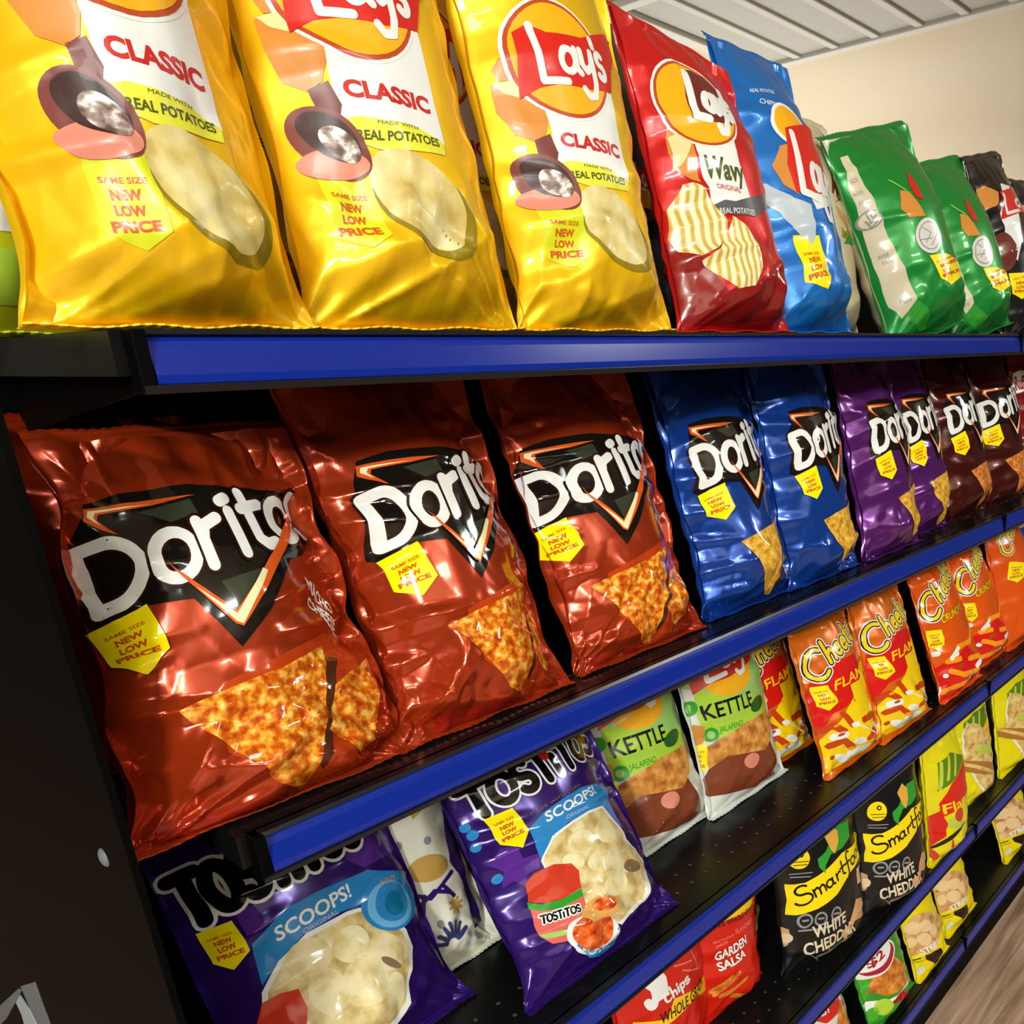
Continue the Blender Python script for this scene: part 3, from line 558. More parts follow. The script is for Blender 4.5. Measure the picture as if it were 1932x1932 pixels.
  ['L','white',2,'sun',[[-0.571,0.464],[-0.273,0.47],[-0.537,0.695]],0.16],
  ['L','white',2,'chips',[[-0.288,0.441],[0.272,0.455],[-0.356,0.518]],0.17],
  ['p','bandyellow',1,[[-0.801,0.416],[-0.328,0.36],[-0.143,0.442],[0.946,0.32],[1.083,0.188],[0.4,0.333],[-0.046,0.33],[-0.396,0.325],[-0.791,0.395]]],
  ['t','brownink',2,'WHOLE GRAIN',[[-0.436,0.35],[0.699,0.321],[-0.431,0.413]],0.03],
  ['s','pinktext',2,[[-0.032,0.605],[0.385,0.551]],0.002],
  ['s','pinktext',2,[[0.117,0.551],[0.611,0.447]],0.002],
  ['s','pinktext',2,[[0.427,0.59],[0.524,0.486]],0.002],
],
 'popcorn': [
  ['p','yellow',1,[[-0.91,0.554],[-0.785,0.541],[-0.626,0.535],[-0.26,0.562],[0.155,0.603],[1.021,0.573],[0.667,0.637],[0.764,0.478],[0.33,0.465],[-0.093,0.394],[-0.503,0.364],[-0.798,0.359],[-0.925,0.372],[-0.908,0.458]]],
  ['L','inkblack',2,'smart',[[-0.775,0.401],[0.516,0.481],[-0.85,0.525]],0.1],
  ['c','yellow',1,[-0.635,0.673],0.0155],
  ['c','inkblack',2,[-0.595,0.691],0.004],
  ['c','yellow',3,[-0.595,0.691],0.002],
  ['s','inkblack',2,[[-0.75,0.663],[-0.508,0.645]],0.0012],
  ['s','inkblack',2,[[-0.738,0.643],[-0.546,0.631]],0.0012],
  ['s','greyline',1,[[-0.823,0.601],[-0.497,0.58]],0.0015],
  ['s','greyline',1,[[-0.82,0.584],[-0.535,0.561]],0.0015],
  ['p','leaf',1,[[-0.363,0.64],[-0.176,0.659],[0.005,0.715],[0.215,0.748],[0.539,0.737],[0.452,0.65],[0.18,0.627],[-0.096,0.63],[-0.242,0.587],[-0.271,0.545],[-0.368,0.595]]],
  ['p','corn',2,[[-0.123,0.732],[0.081,0.766],[0.181,0.726],[0.127,0.671],[-0.008,0.622],[-0.071,0.654]]],
  ['c','greyline',1,[-0.701,0.317],0.0112],
  ['c','coal',2,[-0.701,0.317],0.008],
  ['s','greyline',3,[[-0.734,0.321],[-0.665,0.318]],0.003],
  ['c','greyline',1,[-0.456,0.3],0.0109],
  ['c','coal',2,[-0.456,0.3],0.0079],
  ['s','greyline',3,[[-0.497,0.306],[-0.411,0.299]],0.003],
  ['c','greyline',1,[-0.162,0.289],0.0109],
  ['c','coal',2,[-0.162,0.289],0.0079],
  ['s','greyline',3,[[-0.213,0.297],[-0.108,0.285]],0.003],
  ['s','greyline',1,[[-0.804,0.27],[-0.624,0.255]],0.003],
  ['s','greyline',1,[[-0.574,0.249],[-0.373,0.24]],0.003],
  ['s','greyline',1,[[-0.238,0.243],[-0.105,0.25]],0.002],
  ['t','cream',2,'WHITE',[[-0.62,0.205],[0.06,0.205],[-0.62,0.272]],0.045],
  ['t','cream',2,'CHEDDAR',[[-0.78,0.118],[0.25,0.118],[-0.78,0.186]],0.045],
  ['p','slategrey',1,[[-0.6,0.07],[0.3,0.075],[0.3,0.1],[-0.55,0.095]]],
  ['p','kernel',2,[[-1.042,0.271],[-1.017,0.308],[-0.971,0.303],[-0.912,0.287],[-0.901,0.229],[-0.95,0.192],[-1.021,0.179],[-1.042,0.222]]],
  ['c','kernelpale',3,[-0.963,0.236],0.0081],
  ['p','kernel',2,[[0.375,0.285],[0.617,0.247],[0.635,0.132],[0.275,0.171],[-0.092,0.167],[0.2,-0.042],[0.055,0.113],[0.174,0.192]]],
  ['p','kernel',2,[[-0.758,0.133],[-0.183,-0.058],[-0.442,0.158],[-0.142,-0.054]]],
  ['p','kernelpale',2,[[0.493,0.451],[0.696,0.442],[0.721,0.326],[0.512,0.348]]],
],
 'rings_hot': [
  ['p','ringgreen',1,[[-0.688,0.737],[-0.2,0.771],[0.875,0.629],[0.35,0.679],[-0.316,0.591],[-0.734,0.548],[-0.801,0.541]]],
  ['s','ringpale',2,[[-0.604,0.73],[-0.747,0.56]],0.006],
  ['s','ringpale',2,[[-0.332,0.75],[-0.532,0.611]],0.006],
  ['s','ringpale',2,[[-0.012,0.742],[-0.279,0.622]],0.006],
  ['s','ringpale',2,[[0.448,0.717],[0.921,0.514]],0.006],
  ['p','hotred',2,[[-0.805,0.448],[-0.459,0.57],[0.358,0.672],[0.365,0.433],[-0.424,0.367],[-0.744,0.349]]],
  ['t','logoyellow',3,'Flamin',[[-0.703,0.369],[0.739,0.383],[-0.758,0.444]],0.03],
  ['p','hotred',1,[[-1.019,0.359],[-0.767,0.398],[-0.622,0.291],[-0.703,0.203],[-0.918,0.157],[-1.037,0.119]]],
  ['p','coal',0.6,[[-1.047,0.129],[-0.577,0.203],[0.118,0.246],[-0.317,0.188],[-1.108,0.108],[-0.986,-0.104]]],
  ['e','hotred',2,[[-0.358,-0.067],[-0.525,0.167],[-0.408,-0.075]]],
  ['e','ringpale',2,[[-0.363,0.277],[-0.092,0.259],[-0.346,0.234]]],
  ['e','jarred',3,[[-0.237,0.324],[-0.056,0.327],[-0.219,0.274]]],
  ['e','jarred',3,[[-1.008,0.113],[-0.475,-0.083],[-1.083,0.108]]],
],
 'rings': [
  ['p','ringgreen',1,[[-0.688,0.695],[-0.298,0.742],[0.446,0.733],[0.883,0.608],[0.8,0.483],[-0.211,0.62],[-0.582,0.598],[-0.747,0.562]]],
  ['s','ringpale',2,[[-0.601,0.687],[-0.67,0.607]],0.006],
  ['s','ringpale',2,[[-0.358,0.714],[-0.506,0.625]],0.006],
  ['s','ringpale',2,[[-0.043,0.724],[-0.235,0.64]],0.006],
  ['s','ringpale',2,[[0.354,0.717],[0.949,0.529]],0.006],
  ['s','ringpale',2,[[0.858,0.583],[0.808,0.496]],0.006],
  ['p','bandyellow',2,[[-0.719,0.568],[-0.263,0.582],[0.367,0.65],[0.767,0.4],[-0.302,0.543],[-0.711,0.524]]],
  ['t','orangeink',3,'ONION',[[-0.648,0.539],[0.358,0.551],[-0.65,0.566]],0.03],
  ['e','white',2,[[-0.154,0.329],[0.35,0.358],[0.267,-0.021]]],
  ['e','ringchip',3,[[-0.121,0.33],[0.358,0.362],[0.317,-0.017]]],
  ['e','ringdark',4,[[-0.18,0.287],[0.909,0.149],[-0.155,0.23]]],
  ['e','ringchip',5,[[-0.177,0.273],[0.002,0.258],[1.0,0.058]]],
  ['e','ringchip',2,[[-0.63,0.419],[-0.419,0.409],[-0.627,0.383]]],
  ['e','ringpale',4,[[-0.087,0.429],[0.305,0.392],[-0.082,0.388]]],
  ['e','ringdark',4,[[0.927,0.251],[0.206,0.354],[0.919,0.224]]],
],
 'rinds': [
  ['p','rind',1,[[-0.896,0.517],[-0.671,0.577],[-0.205,0.552],[0.972,0.317],[0.307,0.305],[0.105,0.258],[-0.098,0.219],[-0.472,0.209],[-0.784,0.235],[-0.985,0.232],[-1.021,0.299],[-1.007,0.431]]],
  ['e','rindpale',2,[[-0.769,0.475],[-0.564,0.467],[-0.748,0.417]]],
  ['e','rindpale',2,[[-0.389,0.439],[-0.14,0.424],[-0.388,0.384]]],
  ['e','rindpale',2,[[-0.895,0.353],[-0.774,0.358],[-0.891,0.306]]],
  ['e','rindpale',2,[[-0.523,0.335],[-0.274,0.319],[-0.494,0.275]]],
  ['e','rindpale',2,[[-0.097,0.362],[0.095,0.339],[-0.137,0.313]]],
  ['t','white',3,'STRIPS',[[-0.749,0.221],[0.002,0.211],[-0.756,0.269]],0.05],
  ['p','darkbrown',2,[[-0.69,0.204],[-0.06,0.181],[0.1,-0.05],[-0.152,0.016],[-0.653,0.159]]],
  ['s','darkbrown',2,[[-1.011,0.196],[-0.814,0.196]],0.0022],
  ['s','olive',2,[[-0.995,0.175],[-0.731,0.16]],0.0015],
  ['c','clay',2,[-0.808,0.08],0.0079],
],
 'chilli': [
  ['p','leafbright',1,[[-1.112,0.419],[-0.929,0.541],[-0.606,0.526],[-0.775,0.416],[-0.843,0.316],[-1.039,0.214],[-1.116,0.263]]],
  ['p','corncrisp',2,[[-0.759,0.414],[-0.483,0.46],[0.023,0.487],[0.408,0.32],[0.445,0.181],[-0.127,0.202],[-0.526,0.228],[-0.724,0.294],[-0.894,0.324]]],
  ['e','white',4,[[-0.448,0.538],[0.198,0.552],[-0.422,0.42]]],
  ['e','crimson',5,[[-0.396,0.535],[0.142,0.549],[-0.374,0.436]]],
  ['e','white',6,[[-0.468,0.563],[0.044,0.582],[-0.458,0.483]]],
  ['t','crimson',7,'$2',[[-0.741,0.509],[-0.261,0.544],[-0.772,0.577]],0.05],
  ['p','white',3,[[-1.085,0.189],[-0.929,0.259],[-0.51,0.196],[-0.006,0.177],[0.629,0.184],[0.3,0.196],[-0.233,0.175],[-0.542,0.158],[-0.897,0.1],[-1.062,0.131]]],
  ['e','limegreen',4,[[-0.639,0.158],[-0.426,0.15],[-0.604,0.086]]],
  ['e','leafbright',4,[[-0.89,0.14],[-0.763,0.146],[-0.88,0.084]]],
  ['p','red',2,[[-0.542,0.158],[-0.075,0.179],[0.8,0.0],[-0.042,0.179],[-0.542,0.158],[-0.783,0.133]]],
],
 'twist': [
  ['p','red',1,[[-0.78,0.644],[0.034,0.674],[0.421,0.62],[0.407,0.492],[-0.296,0.503]]],
  ['t','white',2,'MINI',[[-0.459,0.623],[0.436,0.588],[-0.447,0.676]],0.05],
  ['t','white',2,'TWIST',[[-0.755,0.597],[-0.059,0.566],[-0.737,0.65]],0.05],
  ['p','corncrisp',1,[[0.333,0.553],[0.633,0.533],[1.042,0.113],[0.001,0.422]]],
],
 'puffs': [
  ['M',[['white',0.29000000000000004],['inkblack',0.21],['logoyellow',0.12]],2,'cheetos',[[-0.646,0.654],[0.442,0.85],[-0.765,0.789]]],
  ['p','flag',5,[[-0.633,0.613],[-0.16,0.571],[-0.274,0.482],[-0.547,0.455],[-0.759,0.493]]],
  ['t','flagtext',6,'SAME SIZE',[[-0.631,0.565],[-0.314,0.545],[-0.62,0.575]],0.03],
  ['t','flagtext',6,'NEW',[[-0.615,0.54],[-0.396,0.529],[-0.598,0.555]],0.075],
  ['t','flagtext',6,'LOW',[[-0.638,0.517],[-0.418,0.509],[-0.624,0.532]],0.075],
  ['t','flagtext',6,'PRICE',[[-0.708,0.494],[-0.354,0.487],[-0.695,0.51]],0.075],
],
 'bluewhite': [
  ['p','white',1,[[-1.208,0.1],[-1.01,0.139],[-0.792,-0.104],[-1.208,-0.104]]],
  ['p','crimson',2,[[-1.179,0.369],[-0.952,0.362],[-0.998,0.195]]],
],
 'crimson': [
  ['p','white',1,[[-0.923,0.825],[-0.725,0.842],[-0.491,0.827],[-0.732,0.694],[-0.945,0.687]]],
  ['t','crimson',2,'Ruffles',[[-0.933,0.713],[-0.533,0.705],[-0.892,0.807]],0.05],
],
 'lime': [
  ['p','white',1,[[-1.0,0.15],[1.0,0.17],[1.0,0.36],[-1.0,0.33]]],
  ['p','limegreen',1,[[-1.0,0.04],[1.0,0.05],[1.0,0.14],[-1.0,0.12]]],
],
 'whiteback': [
  ['p','red',1,[[-0.111,0.523],[0.183,0.497],[0.082,0.449],[-0.105,0.444]]],
  ['p','sun',1,[[-0.113,0.436],[0.132,0.451],[0.321,0.384],[-0.029,0.388]]],
  ['p','slate',1,[[-0.091,0.372],[0.321,0.384],[0.592,0.316],[0.436,0.084],[-0.178,0.148]]],
  ['e','inkblack',2,[[0.142,0.325],[0.467,0.344],[0.134,0.295]]],
  ['L','white',2,'lays',[[-0.083,0.444],[0.278,0.442],[-0.089,0.523]],0.14],
],
 'cream': [
  ['p','leaf',1,[[0.783,0.976],[0.783,0.854],[0.567,0.746],[1.05,0.959]]],
  ['t','maroon',2,'MILL',[[-0.092,0.626],[0.4,0.554],[0.107,0.725]],0.05],
  ['t','maroon',2,'GRAIN',[[-0.106,0.569],[0.76,0.698],[1.002,0.7]],0.05],
  ['p','tan',1,[[-0.07,0.563],[0.383,0.492],[0.375,0.433],[-0.007,0.509]]],
  ['p','olive',1,[[-0.008,0.466],[0.383,0.396],[0.792,0.55],[-0.057,0.422]]],
  ['p','leaf',1,[[-0.044,0.391],[0.783,0.533],[0.792,0.45],[0.994,0.4]]],
],
}
# ---------------------------------------------------------------- helpers
def mat(name, col, rough=.5, spec=.5, metal=0, coat=0, coat_rough=.05, emit=None):
    m = bpy.data.materials.new(name); m.use_nodes = True
    b = m.node_tree.nodes['Principled BSDF']
    b.inputs['Base Color'].default_value = (*col, 1); b.inputs['Roughness'].default_value = rough
    b.inputs['Specular IOR Level'].default_value = spec; b.inputs['Metallic'].default_value = metal
    b.inputs['Coat Weight'].default_value = coat; b.inputs['Coat Roughness'].default_value = coat_rough
    return m
def hexc(h):
    c = [int(h[i:i+2], 16)/255 for i in (0, 2, 4)]
    return tuple(x/12.92 if x <= .04045 else ((x+.055)/1.055)**2.4 for x in c)
def ramp(m, scale, stops, kind='NOISE', detail=6, dist=0., stretch=(1, 1, 1), coord='UV', bump=0, rough=None):
    """colour from a procedural texture through a colour ramp"""
    nt = m.node_tree; N = nt.nodes; L = nt.links; b = N['Principled BSDF']
    tc = N.new('ShaderNodeTexCoord'); mp = N.new('ShaderNodeMapping'); mp.inputs['Scale'].default_value = stretch
    L.new(tc.outputs[coord], mp.inputs['Vector'])
    if kind == 'WAVE':
        t = N.new('ShaderNodeTexWave'); t.inputs['Scale'].default_value = scale; t.inputs['Distortion'].default_value = dist
        t.inputs['Detail Scale'].default_value = 1.0; out = t.outputs['Fac']
    elif kind == 'VORONOI':
        t = N.new('ShaderNodeTexVoronoi'); t.inputs['Scale'].default_value = scale; out = t.outputs['Distance']
    else:
        t = N.new('ShaderNodeTexNoise'); t.inputs['Scale'].default_value = scale; t.inputs['Detail'].default_value = detail
        t.inputs['Distortion'].default_value = dist; out = t.outputs['Fac']
    L.new(mp.outputs['Vector'], t.inputs['Vector'])
    r = N.new('ShaderNodeValToRGB'); L.new(out, r.inputs['Fac'])
    e = r.color_ramp.elements
    while len(e) < len(stops): e.new(.5)
    for k, (p, h) in enumerate(stops):
        e[k].position = p; e[k].color = (*hexc(h), 1)
    L.new(r.outputs['Color'], b.inputs['Base Color'])
    if bump:
        bp = N.new('ShaderNodeBump'); bp.inputs['Strength'].default_value = bump; bp.inputs['Distance'].default_value = .002
        L.new(out, bp.inputs['Height']); L.new(bp.outputs['Normal'], b.inputs['Normal'])
    return m
def link(o, parent=None):
    COL.objects.link(o)
    if parent: o.parent = parent
    return o
def mesh_obj(name, verts, faces, m, parent=None, smooth_=False):
    me = bpy.data.meshes.new(name); me.from_pydata([tuple(v) for v in verts], [], faces); me.update()
    for x in (m if isinstance(m, list) else [m]): me.materials.append(x)
    if smooth_: me.polygons.foreach_set('use_smooth', [True]*len(me.polygons))
    return link(bpy.data.objects.new(name, me), parent)
def boxes(name, bs, m, parent=None, bevel=0):
    bm = bmesh.new()
    for (x0, x1, y0, y1, z0, z1) in bs:
        r = bmesh.ops.create_cube(bm, size=1)
        for v in r['verts']:
            v.co = Vector(((x0+x1)/2+v.co.x*(x1-x0), (y0+y1)/2+v.co.y*(y1-y0), (z0+z1)/2+v.co.z*(z1-z0)))
    if bevel: bmesh.ops.bevel(bm, geom=bm.edges[:], offset=bevel, segments=2, affect='EDGES', profile=.5)
    me = bpy.data.meshes.new(name); bm.to_mesh(me); bm.free(); me.materials.append(m)
    return link(bpy.data.objects.new(name, me), parent)
def prism(name, prof, x0, x1, m, parent=None):
    """profile in (y, z) swept along x"""
    n = len(prof); v = [(x0, y, z) for y, z in prof]+[(x1, y, z) for y, z in prof]
    f = [(i, (i+1) % n, n+(i+1) % n, n+i) for i in range(n)]+[tuple(range(n))[::-1], tuple(range(n, 2*n))]
    return mesh_obj(name, v, f, m, parent)
def tag(o, label=None, cat=None, group=None, kind=None):
    for k, v in (('label', label), ('category', cat), ('group', group), ('kind', kind)):
        if v: o[k] = v
    return o
def empty(name, loc):
    o = bpy.data.objects.new(name, None); o.location = loc; o.empty_display_size = .05
    return link(o)

# ---------------------------------------------------------------- room
M_floor = mat('floor_planks', hexc('8a6f5c'), .42)
def floor_nodes():
    nt = M_floor.node_tree; N = nt.nodes; L = nt.links; b = N['Principled BSDF']
    tc = N.new('ShaderNodeTexCoord')
    br = N.new('ShaderNodeTexBrick'); br.inputs['Scale'].default_value = 1; br.inputs['Brick Width'].default_value = 1.2
    br.inputs['Row Height'].default_value = .18; br.inputs['Mortar Size'].default_value = .0015; br.offset = .37
    br.inputs['Color1'].default_value = (*hexc('dcc0a8'), 1); br.inputs['Color2'].default_value = (*hexc('b89a84'), 1); br.inputs['Mortar'].default_value = (*hexc('3d2d22'), 1)
    L.new(tc.outputs['Object'], br.inputs['Vector'])
    mp = N.new('ShaderNodeMapping'); mp.inputs['Scale'].default_value = (1.6, 22, 1); L.new(tc.outputs['Object'], mp.inputs['Vector'])
    ns = N.new('ShaderNodeTexNoise'); ns.inputs['Scale'].default_value = 2.2; ns.inputs['Detail'].default_value = 9; ns.inputs['Distortion'].default_value = .6
    L.new(mp.outputs['Vector'], ns.inputs['Vector'])
    rp = N.new('ShaderNodeValToRGB'); rp.color_ramp.elements[0].position = .33; rp.color_ramp.elements[0].color = (.35, .28, .22, 1)
    rp.color_ramp.elements[1].position = .68; rp.color_ramp.elements[1].color = (1.25, 1.2, 1.15, 1)
    L.new(ns.outputs['Fac'], rp.inputs['Fac'])
    mx = N.new('ShaderNodeMix'); mx.data_type = 'RGBA'; mx.blend_type = 'MULTIPLY'; mx.inputs['Factor'].default_value = .9
    L.new(br.outputs['Color'], mx.inputs['A']); L.new(rp.outputs['Color'], mx.inputs['B'])
    L.new(mx.outputs['Result'], b.inputs['Base Color'])
floor_nodes()
M_ceil = ramp(mat('ceiling_paint', hexc('d8ccb8'), .9), .35, [(.35, 'cdc2a6'), (.65, 'd8d0bc')], coord='Object', detail=2)
M_wall = mat('wall_paint', hexc('cfc4b0'), .85)
def slab(name, x0, x1, y0, y1, z0, z1, m):
    return tag(boxes(name, [(x0, x1, y0, y1, z0, z1)], m), kind='structure')
slab('floor', -5, 16, -5, 12, -.08, 0, M_floor)
slab('ceiling', -5, 16, -5, 12, 2.75, 2.85, M_ceil)
slab('wall_back', -5, 16, 12, 12.1, 0, 2.75, M_wall)
slab('wall_right', 16, 16.1, -5, 12.1, 0, 2.75, M_wall)

# ceiling panel: ribbed diffuser, unlit
M_frame = mat('diffuser_frame', hexc('c9c9be'), .45)
M_rib = mat('diffuser_rib', hexc('c2c2b8'), .5)
M_lens = ramp(mat('diffuser_lens', hexc('b4b4aa'), .55), 40, [(.35, '93938a'), (.65, 'c2c3b8')], kind='WAVE', coord='Object', stretch=(1, 0, 0))
cp = empty('ceiling_panel', (4.33, 3.07, 2.75))
tag(cp, 'large grey ribbed ceiling panel set into the beige ceiling above the red bag', 'ceiling panel')
PX0, PX1, PY0, PY1 = -1.06, 0.0, -2.3, 0.0
F = .06
boxes('frame', [(PX0-F, PX1+F, -F*.2, F, -.035, .0), (PX0-F, PX1+F, PY0-F, PY0, -.035, 0), (PX0-F, PX0, PY0, 0, -.035, 0), (PX1, PX1+F, PY0, 0, -.035, 0)], M_frame, cp, .006)
for k in range(10):
    y1 = -.229*k; y0 = -.229*(k+1)
    boxes('lens', [(PX0, PX1, y0+.02, y1-.02, -.012, -.002)], M_lens, cp)
    if k: boxes('rib', [(PX0, PX1, y1-.022, y1+.022, -.026, -.002)], M_rib, cp, .006)

# ---------------------------------------------------------------- gondola shelving
M_black = mat('black_steel', (.0007, .0007, .0008), .6, .06)
M_deck = mat('black_deck', (.005, .005, .005), .25, .3)
M_blue = mat('blue_strip', (.004, .021, .28), .2, .4, coat=.25, coat_rough=.1)
M_clear = mat('strip_edge', (.006, .007, .010), .25, .4)
M_hole_light = mat('hole_light', hexc('47433c'), .6)  # disc colour stands in for light showing through the deck holes
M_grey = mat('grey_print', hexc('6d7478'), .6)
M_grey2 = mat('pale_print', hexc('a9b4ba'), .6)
XA, XB = .1742, 1.3950
HS = [('top', 1.3130), ('second', 1.0280), ('third', .7250), ('fourth', .4275), ('bottom', .1630)]
SECT = [(XA, XB, 'left'), (XB+.008, XB+.008+1.2192, 'right')]
TL = math.radians(11.7)
def shelf(hi, si):
    nm, h = HS[hi]; x0, x1, side = SECT[si]
    base = hi == 4
    s = empty('shelf', (x0, .5, h+.003))
    word = {0: 'topmost', 1: 'second', 2: 'third', 3: 'fourth', 4: 'lowest'}[hi]
    bel = {0: 'under the yellow potato chip bags', 1: 'under the red tortilla chip bags', 2: 'under the purple and green bags', 3: 'under the black popcorn bags', 4: 'just above the floor'}[hi]
    if si: bel = 'past the joint at right photo edge'
    tag(s, f'{word} black shelf with blue strip, {bel}', 'shelf', 'black gondola shelves with blue strips')
    ox, oy, oz = x0, .5, h+.003
    def L(x, y, z): return (x-ox, y-oy, z-oz)
    dx0 = x0-.012 if si == 0 else x0-.004
    dx1 = x1+.004
    # solid deck sheet; painted discs stand for its one-inch grid of holes
    dep = .455
    boxes('deck', [(dx0-ox, dx1-ox, .004, dep, -.022, 0)], M_deck, s)
    # black price channel behind and round the strip
    st, ct = math.sin(TL), math.cos(TL); w = .0241
    c = .0035
    T = (0., -.003); B = (-w*st, -.003-w*ct)
    prof = [(.006, .0), (T[0]-.0025, .0), (T[0]-.004, T[1]+.0005), (T[0]+.001, T[1]-.001), (B[0]+.001, B[1]+.001), (B[0]-.0045, B[1]), (B[0]-.003, B[1]-.004), (.006, B[1]-.004)]
    prism('price_channel', prof, x0-.006-ox, x1+.004-ox, M_clear, s)
    strip = [(T[0]-.0005, T[1]), (T[0]-.0028, T[1]-.003), (T[0]-.0030-.25*w*st, T[1]-.25*w), (B[0]-.0030+.2*w*st, B[1]+.2*w), (B[0]-.0022, B[1]+.0006), (B[0]-.0005, B[1]), ]
    prism('price_strip', strip, x0+.001-ox, x1-.001-ox, M_blue, s)
    boxes('end_cap', [(x0-.0065-ox, x0+.0005-ox, -.0075, .006, -.031, .0)], M_black, s, .001)
    boxes('end_cap', [(x1-.0005-ox, x1+.0055-ox, -.0075, .006, -.031, .0)], M_black, s, .001)
    if not base:
        for bx in (x0+.001, x1-.004):
            v = [(bx-ox, .02, -.022), (bx-ox, dep, -.022), (bx-ox, dep, -.075), (bx-ox, .25, -.06), (bx-ox, .02, -.030)]
            v2 = [(a+.003, b_, c_) for a, b_, c_ in v]
            n = 5
            mesh_obj('bracket', v+v2, [(0, 1, 2, 3, 4), (9, 8, 7, 6, 5)]+[(i, n+i, n+(i+1) % n, (i+1) % n) for i in range(n)], M_black, s)
    else:
        boxes('kick_plate', [(dx0-ox, dx1-ox, .03, .04, -oz, -.022)], M_black, s)
    # flat discs in the front rows, coloured as light seen through holes
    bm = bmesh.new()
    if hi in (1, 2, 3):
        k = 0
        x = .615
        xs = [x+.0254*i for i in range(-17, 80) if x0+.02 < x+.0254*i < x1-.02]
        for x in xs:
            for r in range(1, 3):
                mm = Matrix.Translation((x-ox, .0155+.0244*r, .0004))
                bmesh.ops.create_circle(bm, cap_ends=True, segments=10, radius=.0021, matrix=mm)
        me = bpy.data.meshes.new('hole_light_discs'); bm.to_mesh(me); me.materials.append(M_hole_light)
        o = link(bpy.data.objects.new('hole_light_discs', me), s); o['kind'] = 'stuff'
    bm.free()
for si in (0, 1):
    for hi in range(5): shelf(hi, si)
g = empty('gondola_frame', (.113, .5, 0))
tag(g, 'black steel gondola frame with tall side panel left of the red tortilla chip bags', 'shelving frame')
boxes('back_panel', [(.004, 2.52, .46, .475, .1, 1.46)], M_black, g)
boxes('end_panel', [(-.004, .0, .004, 1.35, .0, 1.282)], M_black, g)
for ux in (.05, 1.275, 2.50): boxes('upright', [(ux, ux+.03, .435, .465, .02, 1.37)], M_black, g)
def sphere_cap(name, loc, r, m, parent):
    bm = bmesh.new(); bmesh.ops.create_uvsphere(bm, u_segments=14, v_segments=8, radius=r)
    for v in bm.verts: v.co = Vector((v.co.x*.45+loc[0], v.co.y+loc[1], v.co.z+loc[2]))
    me = bpy.data.meshes.new(name); bm.to_mesh(me); bm.free(); me.materials.append(m)
    return link(bpy.data.objects.new(name, me), parent)
for (yy, zz) in ((.552, 1.028), (1.136, .689)):
    sphere_cap('screw', (-.004, yy-.5, zz), .006, M_grey, g)

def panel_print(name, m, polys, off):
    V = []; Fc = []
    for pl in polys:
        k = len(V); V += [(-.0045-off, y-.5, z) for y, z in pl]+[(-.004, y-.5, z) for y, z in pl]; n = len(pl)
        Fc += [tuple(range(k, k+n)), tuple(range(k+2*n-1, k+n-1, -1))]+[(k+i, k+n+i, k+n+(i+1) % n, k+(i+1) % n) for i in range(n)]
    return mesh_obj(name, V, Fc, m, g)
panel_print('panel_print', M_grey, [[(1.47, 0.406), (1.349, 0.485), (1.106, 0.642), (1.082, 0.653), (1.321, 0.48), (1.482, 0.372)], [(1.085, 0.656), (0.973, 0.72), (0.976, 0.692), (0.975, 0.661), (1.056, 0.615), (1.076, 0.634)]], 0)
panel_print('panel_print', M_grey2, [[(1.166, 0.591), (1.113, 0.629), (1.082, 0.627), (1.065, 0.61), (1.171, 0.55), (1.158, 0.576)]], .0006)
# ---------------------------------------------------------------- printed film
FILM = {  # body colour, roughness, specular, coat
 'classic': ('f4c300', .34, .45, .1), 'wavy': ('cf1414', .24, .5, .4), 'blue': ('0f6fc4', .24, .5, .4), 'green': ('148a34', .22, .5, .4),
 'black': ('121011', .22, .5, .4), 'cream': ('cdbf9c', .4, .4, .1), 'lime': ('b9c21a', .35, .4, .2), 'whiteback': ('4a4038', .4, .4, .1),
 'nacho': ('a83612', .10, .4, .08), 'nacho_plain': ('a02c0e', .10, .4, .08), 'ranch': ('123f97', .10, .4, .08), 'purple': ('5d2170', .10, .4, .08), 'brown': ('4a130e', .10, .4, .08),
 'scoops': ('32156b', .10, .4, .08), 'scoops_big': ('32156b', .10, .4, .08), 'back': ('e2e0cf', .35, .4, .1), 'kettle': ('d5d8d0', .33, .4, .15),
 'hot': ('d96a08', .18, .5, .3), 'crunchy': ('ea5c06', .16, .5, .3), 'puffs': ('d9530a', .25, .5, .2), 'bluewhite': ('0f55c0', .18, .5, .3),
 'grain': ('cc1d0c', .32, .4, .15), 'grain_front': ('cc1d0c', .32, .4, .15), 'popcorn': ('0b0b0b', .36, .4, .1), 'rings': ('efe202', .2, .5, .3), 'rings_hot': ('ece00a', .2, .5, .3),
 'rinds': ('ecd800', .32, .4, .1), 'chilli': ('2f8f1e', .3, .5, .2), 'twist': ('d8d8d0', .25, .5, .3), 'crimson': ('7c1010', .15, .5, .3)}
FOIL = dict(classic=.35, wavy=.3, blue=.3, green=.3, black=.2, nacho=.45, nacho_plain=.45, ranch=.4, purple=.45, brown=.4, scoops=.3, scoops_big=.3, hot=.2, crunchy=.2, rings=.15, rings_hot=.15, rinds=.1)  # metallised film
BACK = {'green': 'd2c8ac', 'kettle': 'd5d8d0'}
